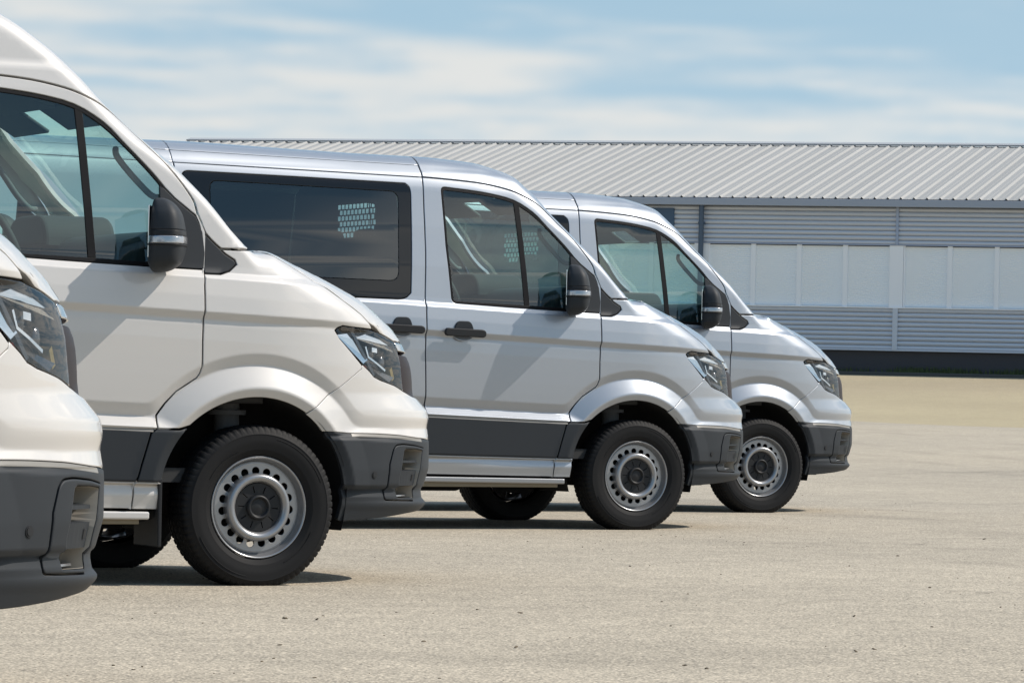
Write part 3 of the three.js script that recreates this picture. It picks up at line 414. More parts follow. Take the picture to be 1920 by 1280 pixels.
  const rail = upA.filter(([x, y]) => y > 1.51).map(toOver);
  const H = Math.PI / 2;
  const cab = [...rail.slice().reverse(), ...foot.slice().reverse(), ...scr, [-0.583, H], [-1.437, H]];
  both(van, 'cab_roof', panel(f, over, cab, { h: 0.03, gap: 0.0065 }), paint);
  both(van, 'headliner', panel(f, over, [...rail.slice().reverse(), ...foot.slice().reverse(), ...scr, [-0.583, H], [-1.437, H]], { h: 0.06, skirt: 0, lift: -0.05, gap: 0, ease: 0.001 }), trimLight);
  const BACK = -4.85, gut = (x) => 2.160 + 0.0185 * (-1.437 - x), line2 = (x) => 2.236 + 0.0185 * (-1.437 - x);
  const xs = (a, b, n) => Array.from({ length: n + 1 }, (_, i) => a + (b - a) * i / n);
  const row = (a, b, fn) => xs(a, b, 30).map((x) => toOver([x, fn(x)]));
  for (const [a, b] of [[-1.437, -3.075], [-3.075, BACK]]) {
    both(van, 'roof_rail', panel(f, over, [...row(b, a, gut), ...row(a, b, line2)], { h: 0.04, gap: 0.0022 }), paint);
    both(van, 'roof_panel', panel(f, over, [...row(b, a, line2), [a, H], [b, H]], { h: 0.05, gap: 0.0018 }), paint);
  }
  both(van, 'roof_lining', panel(f, over, [...row(BACK, -1.437, gut), [-1.437, H], [BACK, H]], { h: 0.12, skirt: 0, lift: -0.05, gap: 0, ease: 0.001 }), cargoDark);
  both(van, 'side_lining', panel(f, side, [[BACK, 0.6], [-1.62, 0.6], [-1.62, 1.39], [BACK, 1.39]], { h: 0.3, skirt: 0, lift: -0.07, gap: 0, ease: 0.001 }), cargoDark);
  part(van, 'side_lining', mirrorZ(panel(f, side, [[BACK, 1.39], [-1.62, 1.39], [-1.62, 2.13], [BACK, 2.13]], { h: 0.3, skirt: 0, lift: -0.07, gap: 0, ease: 0.001 })), cargoDark);

  // sliding door (right), fixed side (left), rear quarters
  const slidePoly = [...xs(-3.072, -1.437, 24).map((x) => [x, gut(x)]).reverse(), [-3.072, 1.5], ...Lrow(-3.072, -1.468, EP, 16), ...rearGap.slice(1).reverse()];
  const win = fillet([[-3.03, 1.428, 0.05], [-1.961, 1.410], [-1.608, 1.4035, 0.05], [-1.566, 1.444], [-1.545, 1.75], [-1.526, 2.09, 0.05], [-1.56, 2.1165], [-2.3, 2.130], [-3.03, 2.1405, 0.05]].map((p, i) => (i === 3 ? [p[0], p[1]] : p)));
  const winIn = fillet([[-2.87, 1.532, 0.05], [-1.648, 1.515, 0.06], [-1.634, 1.75], [-1.612, 2.062, 0.06], [-2.85, 2.086, 0.05]]);
  const sdGeo = panel(f, side, slidePoly, { holes: [win], h: 0.03, hx: 0.09, hy: 0.009 }), borderGeo = panel(f, side, win, { holes: [winIn], h: 0.04, gap: 0.003, ease: 0.002, skirt: 0.01, lift: 0.0005 }), glassGeo = panel(f, side, winIn, { h: 0.08, gap: 0, ease: 0.001, skirt: 0, lift: 0.0003 });
  const sdClad = panel(f, side, [...Lrow(-3.072, -1.468, EP - 0.001, 12), ...Lrow(-1.468, -3.072, EC, 12)], { h: 0.04 });
  for (const sd of [1, -1]) {
    const d = new THREE.Group(); d.name = sd > 0 ? 'sliding_door' : 'side_panel'; van.add(d); const M = (g) => (sd > 0 ? g : mirrorZ(g));
    part(d, sd > 0 ? 'door_skin' : 'side_skin', sd > 0 ? sdGeo : mirrorZ(panel(f, side, slidePoly, { h: 0.06, hx: 0.12, hy: 0.02, skirt: 0.04 })), paint); if (sd > 0) { part(d, 'window_border', borderGeo, borderBlack); part(d, 'side_glass', glassGeo, rearGlass); } part(d, 'side_cladding', M(sdClad), plastic);
    if (sd > 0) doorHandle(d, -1.645, 1.222, 1, paint);
  }
  const quarter = [...xs(BACK, -3.072, 20).map((x) => [x, gut(x)]).reverse(), [BACK, 1.4], ...Lrow(BACK, -4.01, EP, 6), ...arc(RX, RO, 137.5, 47.5, 26), ...Lrow(-3.33, -3.072, EP, 4), [-3.072, 1.5]];
  P2(van, 'rear_quarter', quarter, paint, { h: 0.03, hx: 0.04, hy: 0.012 });
  P2(van, 'rear_cladding', [...Lrow(BACK, -4.00, EP - 0.001, 5), ...arc(RX, RO, 136, 169.5, 10), ...Lrow(-4.08, BACK, EC, 5)], plastic, { h: 0.05 });
  P2(van, 'rear_cladding', [...Lrow(-3.34, -3.072, EP - 0.001, 4), ...Lrow(-3.072, -3.2, EC, 3), ...arc(RX, RO, 10.5, 44.5, 10)], plastic, { h: 0.05 });
  // tail: two doors
  const tail = []; for (let i = 0; i <= 20; i++) { const y = 0.46 + (gut(BACK) - 0.46) * i / 20; const p = side(BACK, y); tail.push([p[2], p[1]]); } for (let i = 1; i <= 14; i++) { const t0 = toOver([BACK, gut(BACK)])[1]; const p = over(BACK, t0 + (H - t0) * i / 14); tail.push([p[2], p[1]]); }
  const ts = new THREE.Shape([[0.004, 0.46], ...tail, [0.004, tail.at(-1)[1]]].map((p) => new THREE.Vector2(...p)));
  const tg = new THREE.ExtrudeGeometry(ts, { depth: 0.03, bevelEnabled: false }).rotateY(-Math.PI / 2).translate(BACK + 0.02, 0, 0); both(van, 'rear_door', tg, paint);
  part(van, 'rear_bumper', bx(-4.93, -4.70, 0.40, 0.60, -0.93, 0.93, 0.05), plastic);

  // sills, step and what hangs under the floor
  P2(van, 'sill', [...Lrow(-3.19, -0.578, EC, 20), [-0.583, 0.325], ...Lrow(-0.583, -3.19, 0.333, 20)], paint, { h: 0.03, gap: 0.0016 });
  P2(van, 'sill_end', [...Lrow(-0.576, -0.456, EC, 3), [-0.462, 0.325], [-0.578, 0.326]], paint, { h: 0.02, gap: 0.0016 });
  const stepBar = new RoundedBoxGeometry(2.69, 0.034, 0.05, 3, 0.009).rotateZ(-0.009).translate(-1.845, 0.311, 0.952);
  both(van, 'side_step', stepBar, paint === paints.silver ? steelPaint : paint);
  both(van, 'step_beam', bx(-3.18, -0.54, 0.262, 0.293, 0.90, 0.955, 0.004), rustySill);
  part(van, 'underbody', merge([bx(-4.7, -0.62, 0.30, 0.44, -0.90, 0.90), bx(-4.2, -0.9, 0.22, 0.30, -0.35, 0.35, 0.04), bx(-0.62, 0.72, 0.27, 0.95, -0.50, 0.50)]), black);
  part(van, 'bulkhead', merge([bx(-0.56, -0.50, 0.44, 1.3, -0.86, 0.86), bx(-4.8, -0.3, 0.44, 0.50, -0.9, 0.9)]), trimDark);
  for (const cx of [0, RX]) {
    const ps = [], id = [], n = 44; const ox = cx ? RX : AX;
    for (let i = 0; i <= n; i++) { const a = (-16 + 212 * i / n) * Math.PI / 180, r = 0.452, c = Math.cos(a), s = Math.sin(a), x = ox + r * c, y = AY + r * s; const zo = sideZ(Math.min(x, 0.4), Math.max(y, 0.3)) - 0.02 - (x > 0.3 ? (x - 0.3) * 0.25 : 0); ps.push(x, y, zo, ox + (r + 0.01) * c, AY + (r + 0.01) * s, 0.56, ox + 0.05 * c, AY + 0.05 * s, 0.54); }
    for (let i = 0; i < n; i++) for (const k of [0, 1]) { const a = i * 3 + k, b = a + 1, c = a + 3, d = a + 4; id.push(a, b, c, c, b, d); }
    const g = new THREE.BufferGeometry(); g.setAttribute('position', new THREE.Float32BufferAttribute(ps, 3)); g.setAttribute('uv', new THREE.Float32BufferAttribute(new Float32Array(ps.length / 3 * 2), 2)); g.setIndex(id); g.computeVertexNormals(); both(van, 'wheel_arch', g, black);
    for (const sd of [1, -1]) wheel(van, cx, sd, cx ? 0.4 : (sd > 0 ? 0.12 : 0.9));
  }
  both(van, 'spring_strut', merge([new THREE.CylinderGeometry(0.055, 0.055, 0.34, 20).translate(-0.03, 0.62, 0.66), new THREE.CylinderGeometry(0.085, 0.085, 0.02, 24).translate(-0.03, 0.74, 0.66)]), trimGrey);
  if (flaps) both(van, 'mud_flap', merge([bx(-0.468, -0.450, 0.165, 0.46, 0.70, 0.99, 0.006)]), plasticDark);

  for (const sd of [1, -1]) wingMirror(van, sd);

  // inside the cab
  const dash = new THREE.Shape(); dash.moveTo(-0.30, 0.8); dash.lineTo(-0.52, 0.95); dash.lineTo(-0.56, 1.28); dash.quadraticCurveTo(-0.56, 1.46, -0.45, 1.49); dash.quadraticCurveTo(-0.25, 1.52, -0.12, 1.46); dash.lineTo(0.04, 1.36); dash.lineTo(0.04, 0.8);
  part(van, 'dashboard', new THREE.ExtrudeGeometry(dash, { depth: 1.70, bevelEnabled: true, bevelThickness: 0.02, bevelSize: 0.02, bevelSegments: 3 }).translate(0, 0, -0.85), trimDark);
  const hood = new THREE.Shape(); hood.moveTo(-0.24, 0); hood.quadraticCurveTo(-0.23, 0.10, -0.1, 0.10); hood.lineTo(0.1, 0.10); hood.quadraticCurveTo(0.23, 0.10, 0.24, 0); part(van, 'instrument_hood', new THREE.ExtrudeGeometry(hood, { depth: 0.30, bevelEnabled: true, bevelThickness: 0.02, bevelSize: 0.02, bevelSegments: 3 }).rotateY(Math.PI / 2).translate(-0.57, 1.49, -0.42), trimDark);
  part(van, 'centre_screen', new RoundedBoxGeometry(0.03, 0.16, 0.26, 2, 0.012).rotateZ(0.25).translate(-0.50, 1.32, 0.02), piano);
  const sw = new THREE.TorusGeometry(0.185, 0.017, 12, 48).rotateY(Math.PI / 2).rotateZ(0.42).translate(-0.70, 1.46, -0.42), hubw = new RoundedBoxGeometry(0.05, 0.14, 0.16, 3, 0.03).rotateZ(0.42).translate(-0.685, 1.45, -0.42), col = new THREE.CylinderGeometry(0.04, 0.05, 0.25, 16).rotateZ(Math.PI / 2 + 0.42).translate(-0.57, 1.41, -0.42), spokes = new RoundedBoxGeometry(0.025, 0.04, 0.36, 2, 0.012).rotateZ(0.42).translate(-0.69, 1.46, -0.42);
  part(van, 'steering_wheel', merge([sw, hubw, col, spokes]), trimDark);
  const seat = (z, w) => { const s = new THREE.Group(); s.name = 'seat'; van.add(s); part(s, 'seat_cushion', new RoundedBoxGeometry(0.5, 0.16, w, 3, 0.06).translate(-1.15, 0.95, z), seatCloth); part(s, 'backrest', new RoundedBoxGeometry(0.16, 0.68, w, 3, 0.07).rotateZ(0.17).translate(-1.42, 1.30, z), seatCloth); for (const dz of w > 0.6 ? [-0.23, 0.23] : [0]) part(s, 'headrest', new RoundedBoxGeometry(0.1, 0.2, 0.25, 3, 0.05).translate(-1.49, 1.76, z + dz), seatCloth); };
  seat(-0.45, 0.5); seat(0.32, 0.94);
  // partition behind the seats with a small meshed window
  const wall = new THREE.Shape(); const ph = high ? 2.3 : 2.2; [[-0.9, 0.5], [0.9, 0.5], [0.93, 1.3], [0.78, 2.1], [0.6, ph], [-0.6, ph], [-0.78, 2.1], [-0.93, 1.3]].forEach(([x, y], i) => (i ? wall.lineTo(x, y) : wall.moveTo(x, y)));
  for (let r = 1; r < 7; r++) for (let c = 0; c < 10; c++) { const x = -0.10 + c * 0.058 + (r % 2) * 0.029, y = 1.765 + r * 0.036; const h = new THREE.Path(); h.moveTo(x, y); h.lineTo(x, y + 0.028); h.lineTo(x + 0.047, y + 0.028); h.lineTo(x + 0.047, y); h.closePath(); wall.holes.push(h); }
  part(van, 'partition', new THREE.ExtrudeGeometry(wall, { depth: 0.003, bevelEnabled: false }).rotateY(-Math.PI / 2).translate(-1.60, 0, 0), cargoDark);
  for (const sd of [1, -1]) { const g = tube([[-0.62, 1.86, 0.80 * sd], [-0.60, 1.83, 0.765 * sd], [-0.50, 1.71, 0.79 * sd], [-0.44, 1.66, 0.80 * sd], [-0.40, 1.66, 0.83 * sd]], 0.014, 24, 8); part(van, 'grab_handle', g, trimGrey); part(van, 'sun_visor', new RoundedBoxGeometry(0.17, 0.018, 0.46, 2, 0.008).rotateZ(-0.55).translate(-0.66, 2.02, 0.36 * sd), trimGrey); }
  part(van, 'rear_view_console', new RoundedBoxGeometry(0.3, 0.06, 0.7, 2, 0.02).rotateZ(-0.3).translate(-0.86, 2.12, 0), trimGrey);
  return van;
}
// ---------- ground ----------
const rightH = new THREE.Vector3(camR.x, 0, camR.z).normalize(), fwdH = new THREE.Vector3(camF.x, 0, camF.z).normalize();
const groundY = (D) => 0.34 * sstep(36, 80, D) + 1.13 * sstep(80, 113, D);
function speckle(size, base, spread, dark, light, seedN) { // stones in a binder, fine and coarse
  const N = size, d = new Uint8Array(N * N * 4), b = new Uint8Array(N * N * 4); let s = seedN;
  const r = () => { s = (Math.imul(s, 1664525) + 1013904223) | 0; return (s >>> 0) / 4294967296; };
  const v = new Float32Array(N * N), hgt = new Float32Array(N * N);
  for (let j = 0; j < N; j++) for (let i = 0; i < N; i++) { const n1 = vnoise(i / 2.6 + 5, j / 2.6), n2 = vnoise(i / 1.7 + 91, j / 1.7 + 3), n3 = fbm(i / 60, j / 60, 3); v[j * N + i] = (n1 - 0.5) * 0.9 + (n2 - 0.5) * 0.7 + (n3 - 0.5) * 0.22 + (r() - 0.5) * 0.5; hgt[j * N + i] = n1 * 0.6 + n2 * 0.4; }
  for (let k = 0; k < N * N / 260; k++) { const x = Math.floor(r() * N), y = Math.floor(r() * N), q = r() < 0.6 ? -dark : light, w = r() < 0.3 ? 2 : 1; for (let a = 0; a <= w; a++) for (let c = 0; c <= w; c++) { const o = ((y + a) % N) * N + (x + c) % N; v[o] += q * (0.5 + r()); hgt[o] += q < 0 ? -0.4 : 0.2; } }
  for (let o = 0; o < N * N; o++) { const m = 1 + spread * v[o]; for (let q = 0; q < 3; q++) d[o * 4 + q] = Math.max(0, Math.min(255, base[q] * m)); d[o * 4 + 3] = 255; const h = Math.max(0, Math.min(255, hgt[o] * 220)); b[o * 4] = b[o * 4 + 1] = b[o * 4 + 2] = h; b[o * 4 + 3] = 255; }
  const mk = (a, srgb) => { const t = new THREE.DataTexture(a, N, N); t.wrapS = t.wrapT = THREE.RepeatWrapping; t.magFilter = THREE.LinearFilter; t.minFilter = THREE.LinearMipmapLinearFilter; t.generateMipmaps = true; if (srgb) t.colorSpace = THREE.SRGBColorSpace; t.needsUpdate = true; return t; };
  return [mk(d, true), mk(b, false)];
}
function sheet(rows, cols, at, tint, uvScale) { // rows and cols: sorted numbers; at(row, col) -> [x, y, z]
  const pos = [], col = [], uv = [], idx = [], m = cols.length;
  for (const a of rows) for (const b of cols) { const p = at(a, b); pos.push(...p); uv.push(p[0] / uvScale, p[2] / uvScale); const t = tint(p[0], p[2]); col.push(...t); }
  for (let i = 0; i + 1 < rows.length; i++) for (let j = 0; j + 1 < m; j++) { const a = i * m + j; idx.push(a, a + 1, a + m, a + 1, a + m + 1, a + m); }
  const g = new THREE.BufferGeometry(); g.setAttribute('position', new THREE.Float32BufferAttribute(pos, 3)); g.setAttribute('color', new THREE.Float32BufferAttribute(col, 3)); g.setAttribute('uv', new THREE.Float32BufferAttribute(uv, 2)); g.setIndex(idx); g.computeVertexNormals();
  const n = g.attributes.normal; if (n.getY(0) < 0) { const ix = g.index.array; for (let i = 0; i < ix.length; i += 3) { const t = ix[i]; ix[i] = ix[i + 1]; ix[i + 1] = t; } g.computeVertexNormals(); }
  return g;
}
const span = (a, b, step) => { const n = Math.max(1, Math.round((b - a) / step)); return Array.from({ length: n + 1 }, (_, i) => a + (b - a) * i / n); };
const groundAt = (D, L, dy = 0) => [fwdH.x * D + rightH.x * L, groundY(D) + dy, fwdH.z * D + rightH.z * L];
{
  const [am, ab] = speckle(2048, [159, 150, 134], 0.54, 0.9, 0.5, 11);
  const asphalt = new THREE.MeshStandardMaterial({ map: am, bumpMap: ab, bumpScale: 0.003, roughness: 0.92, vertexColors: true });
  const edge = (L) => 84 - (L - 6.7) * 1.62;   // where the tarmac stops, nearer on the right
  const tint = (x, z) => { const n = fbm(x * 0.5 + 40, z * 0.5 + 11, 4), w = fbm(x * 0.11 + 7, z * 0.11 + 70, 3), st = sstep(0.66, 0.8, fbm(x * 0.9 + 5, z * 0.9 + 60, 3)), k = (1 + (n - 0.5) * 0.2 + (w - 0.5) * 0.26) * (1 - 0.16 * st); return [k, k * (0.995 - (w - 0.5) * 0.02), k * (0.985 - (w - 0.5) * 0.06)]; };
  const cols = [...span(-60, -8, 4), ...span(-7.5, 9, 0.4), ...span(9.6, 40, 3)];
  const unit = [...span(-0.7, 0.1, 0.04), ...span(0.105, 0.45, 0.0048), ...span(0.455, 1, 0.016)];
  structure('parking_lot', sheet(unit, cols, (t, L) => groundAt(t * Math.max(30, Math.min(190, edge(L))), L), tint, 5.6), asphalt);
  const [gm, gb] = speckle(1024, [157, 145, 119], 0.22, 0.5, 0.3, 23);
  const dirt = new THREE.MeshStandardMaterial({ map: gm, bumpMap: gb, bumpScale: 0.012, roughness: 1, vertexColors: true });
  const tint2 = (x, z) => { const n = fbm(x * 0.28 + 4, z * 0.28 + 31, 4), w = fbm(x * 0.07 + 9, z * 0.07 - 3, 3); const k = 1 + (n - 0.5) * 0.24 + (w - 0.5) * 0.3, gr = (w - 0.5) * 0.08; return [k * (1 - gr * 0.4), k * (1 + gr * 0.3), k * (1 - gr)]; };
  structure('ground', sheet([...span(-900, -60, 60), ...span(-50, 66, 4), ...span(67, 125, 1), ...span(135, 900, 45)], [...span(-700, -70, 45), ...span(-60, 60, 2), ...span(80, 700, 45)], (D, L) => groundAt(D, L, D < 60 ? -0.03 : -0.02), tint2, 4.2), dirt);
}

// ---------- the long hall behind the yard ----------
{
  const hall = new THREE.Group(); top(hall, 'warehouse', 'long low grey hall with ribbed metal roof and white roller shutters behind the vans', 'warehouse');
  const e = new THREE.Vector3(0.75092801, -0.00549997, 0.66044011), u = new THREE.Vector3(0.00413035, 0.99998485, 0.00363136), n = new THREE.Vector3().crossVectors(e, u);
  hall.position.set(53.2814, 2.0366, -98.6342); hall.quaternion.setFromRotationMatrix(new THREE.Matrix4().makeBasis(e, u, n));
  const sheetGrey = std([0.56, 0.60, 0.67], 0.5), sheetBlue = std([0.34, 0.40, 0.52], 0.5), white = std([0.88, 0.90, 0.93], 0.5), shutterMat = std([0.86, 0.90, 0.93], 0.6), plinthMat = std([0.062, 0.06, 0.066], 0.95), pipeMat = std([0.075, 0.11, 0.16], 0.5, 0.2), gutterMat = std([0.34, 0.38, 0.45], 0.45), seam = std([0.05, 0.055, 0.06], 0.9);
  const roofMats = [0, 1, 2, 3].map((k) => std([0.29 + k * 0.008, 0.29 + k * 0.008, 0.28 + k * 0.008], 0.6));
  const L0 = -18.45, L1 = 17.5, EAVE = 3.985, RISE = 1.985, RUN = 11.0, BAY = 5.2;
  // cladding: convex laps with sharp valleys between them
  const laps = (x0, x1, y0, y1, count) => { const pos = [], uv = [], idx = [], step = (y1 - y0) / count; const prof = []; for (let k = 0; k < count; k++) { const y = y0 + k * step; prof.push([y, -0.05], [y + step * 0.001, 0.006]); for (let q = 1; q <= 7; q++) { const t = q / 8; prof.push([y + step * 0.84 * t, 0.006 + 0.034 * Math.sin(Math.PI * t)]); } prof.push([y + step * 0.84, 0.006], [y + step * 0.841, -0.05]); } prof.forEach(([y, z]) => { for (const x of [x0, x1]) { pos.push(x, y, z); uv.push(x, y); } }); for (let i = 0; i + 1 < prof.length; i++) { const q = 2 * i; idx.push(q, q + 1, q + 2, q + 1, q + 3, q + 2); } const g = new THREE.BufferGeometry(); g.setAttribute('position', new THREE.Float32BufferAttribute(pos, 3)); g.setAttribute('uv', new THREE.Float32BufferAttribute(uv, 2)); g.setIndex(idx); const f = g.toNonIndexed(); f.computeVertexNormals(); return f; };
  const upper = laps(0.03, BAY - 0.03, 2.815, 3.80, 8), lower = laps(0.03, BAY - 0.03, 0.09, 1.185, 9);
  const slat = (() => { const g = [], rows = 30, y0 = 1.2, y1 = 2.77, hgt = (y1 - y0) / rows; const pos = [], uv = [], idx = []; for (let i = 0; i < rows; i++) { const y = y0 + i * hgt, a = pos.length / 3; for (const [yy, z] of [[y, 0.002], [y + hgt * 0.45, 0.011], [y + hgt * 0.93, 0.009], [y + hgt, 0.0]]) for (const x of [0, 1.13]) { pos.push(x, yy, z); uv.push(x, yy); } for (let k = 0; k < 3; k++) { const b = a + k * 2; idx.push(b, b + 1, b + 2, b + 1, b + 3, b + 2); } } const q = new THREE.BufferGeometry(); q.setAttribute('position', new THREE.Float32BufferAttribute(pos, 3)); q.setAttribute('uv', new THREE.Float32BufferAttribute(uv, 2)); q.setIndex(idx); q.computeVertexNormals(); return q; })();
  part(hall, 'wall', bx(L0, L1, -0.6, EAVE - 0.05, -RUN * 2, -0.06), seam);
  const starts = []; for (let b = -4; b <= 3; b++) starts.push(0.0 + b * BAY - 0.07);
  for (const x of starts) {
    if (x > L1 - 1) continue;
    const up = part(hall, 'wall_sheet', upper, sheetGrey); up.position.set(x, 0, 0); const lo = part(hall, 'wall_sheet', lower, sheetGrey); lo.position.set(x, 0, 0);
    part(hall, 'wall_post', bx(x - 0.036, x + 0.036, 2.81, 3.80, 0.02, 0.07), sheetBlue); part(hall, 'wall_post', bx(x - 0.075, x + 0.06, 0.09, 1.19, 0.02, 0.07), sheetGrey);
    part(hall, 'white_pillar', bx(x - 0.19, x + 0.17, 1.195, 2.805, -0.03, 0.03, 0.004), white);
    for (let k = 0; k < 4; k++) {
      const s0 = x + 0.21 + k * 1.225, s = part(hall, 'roller_shutter', slat, shutterMat); s.position.set(s0, 0, -0.045);
      if (k < 3) part(hall, 'shutter_rail', bx(s0 + 1.115, s0 + 1.24, 1.195, 2.80, -0.05, 0.012, 0.003), white);
    }
    part(hall, 'shutter_guide', bx(x + 0.175, x + 0.215, 1.2, 2.80, -0.05, 0.004), white); part(hall, 'shutter_guide', bx(x + 5.0, x + 5.035, 1.2, 2.80, -0.05, 0.004), white);
  }
  part(hall, 'window_sill', bx(L0, L1, 1.165, 1.197, -0.02, 0.075, 0.004), white);
  part(hall, 'window_head', bx(L0, L1, 2.79, 2.818, -0.02, 0.05, 0.004), sheetBlue);
  part(hall, 'base_trim', bx(L0, L1, 0.06, 0.10, -0.02, 0.06, 0.004), sheetGrey);
  part(hall, 'plinth', bx(L0, L1, -0.75, 0.06, -0.2, -0.05), plinthMat);
  part(hall, 'kerb', bx(L0, L1, -0.75, -0.49, -0.045, 0.25, 0.02), std([0.09, 0.085, 0.078], 0.95));
  part(hall, 'blue_panel', bx(-2.4, -0.82, 2.83, 3.695, 0.03, 0.09, 0.01), std([0.045, 0.09, 0.16], 0.45));
  part(hall, 'downpipe', merge([new THREE.CylinderGeometry(0.068, 0.068, 4.2, 20).translate(-0.066, 1.7, 0.15), new THREE.CylinderGeometry(0.078, 0.078, 0.07, 20).translate(-0.066, 3.32, 0.15), new THREE.CylinderGeometry(0.078, 0.078, 0.07, 20).translate(-0.066, 1.3, 0.15), bx(-0.15, 0.02, 3.3, 3.34, 0.0, 0.15)]), pipeMat);
  // gutter: an open trough with a rolled front edge
  part(hall, 'gutter', merge([bx(L0, L1, 3.785, 3.968, 0.268, 0.296, 0.01), bx(L0, L1, 3.785, 3.80, 0.10, 0.268), bx(L0, L1, 3.785, 3.96, 0.09, 0.10)]), gutterMat);
  part(hall, 'soffit', bx(L0, L1, 3.805, 3.83, -0.05, 0.089), seam);
  // roof sheets: a flat pan with a raised rib along one edge and two low stiffeners
  const PITCH = 0.343, ang = Math.atan2(RISE, RUN), len = Math.hypot(RISE, RUN) + 0.25;
  const prof = [[0, 0], [0.006, 0.048], [0.020, 0.048], [0.066, 0], [0.185, 0], [0.19, 0.005], [0.205, 0.005], [0.21, 0], [PITCH, 0]];
  const rp = [], ri = []; prof.forEach(([x, y]) => rp.push(x, y, 0, x, y, -len)); for (let i = 0; i + 1 < prof.length; i++) { const a = 2 * i; ri.push(a, a + 2, a + 1, a + 1, a + 2, a + 3); }
  const rg0 = new THREE.BufferGeometry(); rg0.setAttribute('position', new THREE.Float32BufferAttribute(rp, 3)); rg0.setAttribute('uv', new THREE.Float32BufferAttribute(new Float32Array(rp.length / 3 * 2), 2)); rg0.setIndex(ri); const rg = rg0.toNonIndexed(); rg.computeVertexNormals();
  for (let k = 0; L0 + k * PITCH < L1; k++) { const m = part(hall, 'roof_sheet', rg, roofMats[Math.floor(hash2(k, 3) * 4)]); m.position.set(L0 + k * PITCH, EAVE, 0.24); m.rotation.x = ang; }
  part(hall, 'ridge_cap', merge([bx(L0, L1, 0, 0.05, -0.35, 0.02).rotateX(0.19).translate(0, EAVE + RISE + 0.052, -RUN + 0.12), bx(L0, L1, -0.3, 0.02, -0.5, -0.36).translate(0, EAVE + RISE, -RUN)]), std([0.36, 0.37, 0.38], 0.5, 0.1));
  part(hall, 'back_roof', bx(L0, L1, -0.04, 0, -len, 0).rotateX(-ang).translate(0, EAVE + RISE, -RUN - 0.1), roofMats[0]);
  const gable = new THREE.Shape(); [[0, 0], [-RUN * 2, 0], [-RUN, RISE]].forEach(([z, y], i) => (i ? gable.lineTo(z, y) : gable.moveTo(z, y))); part(hall, 'gable', new THREE.ExtrudeGeometry(gable, { depth: 0.1, bevelEnabled: false }).rotateY(-Math.PI / 2).translate(L0 + 0.15, EAVE - 0.08, 0), sheetGrey);
  // low weeds and moss along the foot of the wall: one mass
  const blades = [], bi = []; for (let k = 0; k < 9000; k++) { const x = L0 + rnd() * (L1 - L0), dens = fbm(x * 0.5 + 3, 1.5, 3); if (rnd() > (dens - 0.28) * 2.2) continue; const h = 0.08 + 0.24 * rnd() * dens, z = -0.04 + rnd() * 0.1, w = 0.01 + rnd() * 0.02, lean = (rnd() - 0.5) * 0.08, a = blades.length / 3; blades.push(x - w, -0.5, z, x + w, -0.5, z + 0.02, x + lean, -0.5 + h, z + (rnd() - 0.3) * 0.06); bi.push(a, a + 1, a + 2); }
  const wg = new THREE.BufferGeometry(); wg.setAttribute('position', new THREE.Float32BufferAttribute(blades, 3)); wg.setIndex(bi); wg.computeVertexNormals();
  const weeds = part(scene, 'weeds', wg, std([0.075, 0.095, 0.035], 0.95)); weeds.position.copy(hall.position); weeds.quaternion.copy(hall.quaternion); weeds.userData = { kind: 'stuff', label: 'low dark weeds and moss along the foot of the hall wall', category: 'weeds' };
}

// ---------- the vans ----------
const whiteVan = makeVan('van', { paint: paints.white, high: true, flaps: true });
whiteVan.position.set(7.01196, 0, -17.93377);
top(whiteVan, 'parked_van', 'white high-roof van with a mud flap behind its front wheel, second from the left', 'van', 'parked vans');
const nearVan = whiteVan.clone(); nearVan.position.set(2.88557, 0, -11.01764); nearVan.rotation.y = 0.16908;
top(nearVan, 'parked_van', 'nearest white van cut off by the left edge, only its bumper corner and headlight showing', 'van', 'parked vans');
const silverVan = makeVan('van', { paint: paints.silver, high: false, flaps: false });
silverVan.position.set(12.34582, 0, -24.66668);
top(silverVan, 'parked_van', 'silver low-roof van in the middle with a large dark side window', 'van', 'parked vans');
const farVan = silverVan.clone(); farVan.position.set(15.211, 0, -28.16503); farVan.rotation.y = -0.018;
top(farVan, 'parked_van', 'farthest silver van, rightmost of the row in front of the hall', 'van', 'parked vans');

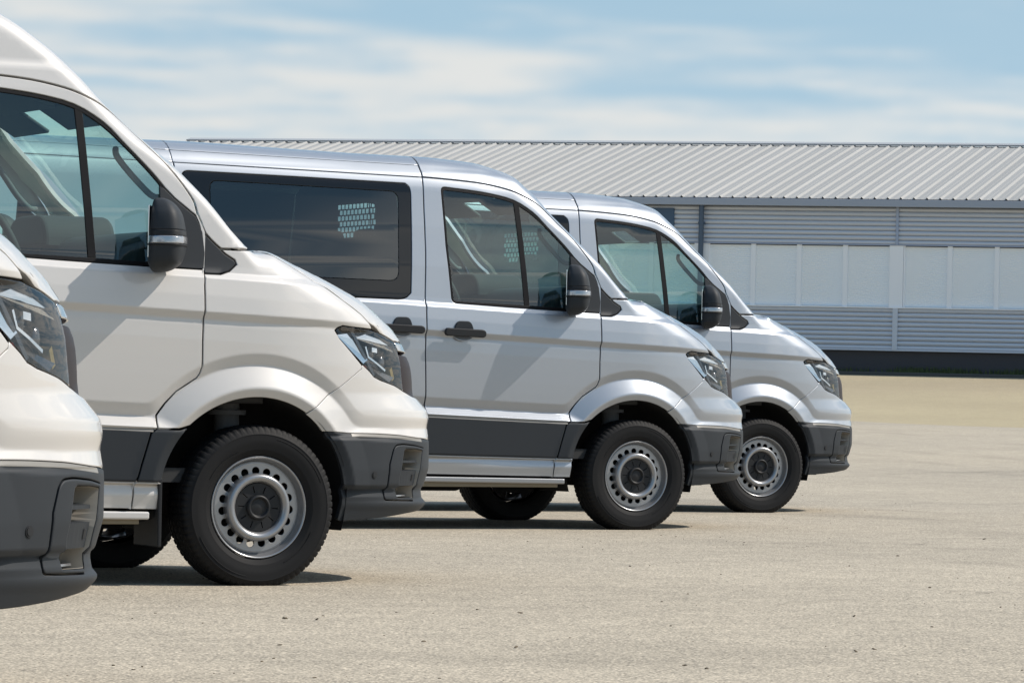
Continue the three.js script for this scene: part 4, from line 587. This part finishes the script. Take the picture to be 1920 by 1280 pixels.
// ---------- cracks and scraps on the tarmac ----------
{
  const crackMat = std([0.085, 0.078, 0.066], 1);
  for (const [D0, L0, D1, L1, wd] of [[24, 1.2, 27.5, 4.6, 0.010], [33, 2.4, 39, 7, 0.014], [17.2, 0.9, 19.6, 2.6, 0.006], [45, 3.5, 50, 8, 0.02]]) {
    const ps = [], id = [], n = 90; for (let i = 0; i <= n; i++) { const t = i / n, D = mix(D0, D1, t) + (fbm(t * 9 + D0, 3, 3) - 0.5) * 1.2, L = mix(L0, L1, t) + (fbm(t * 9, D0, 3) - 0.5) * 0.4, w = wd * (0.3 + vnoise(t * 30, D0)) * Math.min(1, 6 * t, 6 * (1 - t)); ps.push(...groundAt(D - w, L, 0.004), ...groundAt(D + w, L, 0.004)); if (i) { const a = 2 * i; id.push(a - 2, a, a - 1, a - 1, a, a + 1); } }
    const g = new THREE.BufferGeometry(); g.setAttribute('position', new THREE.Float32BufferAttribute(ps, 3)); g.setIndex(id); g.computeVertexNormals(); structure('crack', g, crackMat);
  }
  const bits = [], rng = rnd; for (let k = 0; k < 260; k++) { const D = 11.5 + rng() * 26, L = (rng() - 0.45) * D * 0.26, s = 0.002 + 0.005 * rng() * rng(), g = new THREE.IcosahedronGeometry(s, 0); g.scale(1 + rng(), 0.5 + rng() * 0.4, 1).rotateY(rng() * 6).translate(...groundAt(D, L, s * 0.2)); bits.push(g); }
  // a few curled scraps of dry leaf
  for (const [D, L, s] of [[16.4, 0.05, 0.02], [14.2, 0.03, 0.022], [16.6, 1.35, 0.018], [14.1, -0.75, 0.016], [13.4, 0.56, 0.018], [15.7, -0.7, 0.02], [19.2, 1.9, 0.02], [14.3, 1.17, 0.02], [21, 0.6, 0.018], [23, 2.1, 0.02], [26, 2.9, 0.022], [12.9, -1.1, 0.014]]) { const g = new THREE.SphereGeometry(s * 0.42, 8, 5, 0, 4).scale(1.5, 0.3, 0.7).rotateY(rng() * 6).rotateX((rng() - 0.5) * 0.6).translate(...groundAt(D, L, s * 0.2)); bits.push(g); }
  const o = part(scene, 'gravel', merge(bits), std([0.12, 0.095, 0.062], 0.95)); o.userData = { kind: 'stuff', label: 'loose grit and crumbs scattered over the pale tarmac', category: 'gravel' };
}
renderer.render(scene, camera);
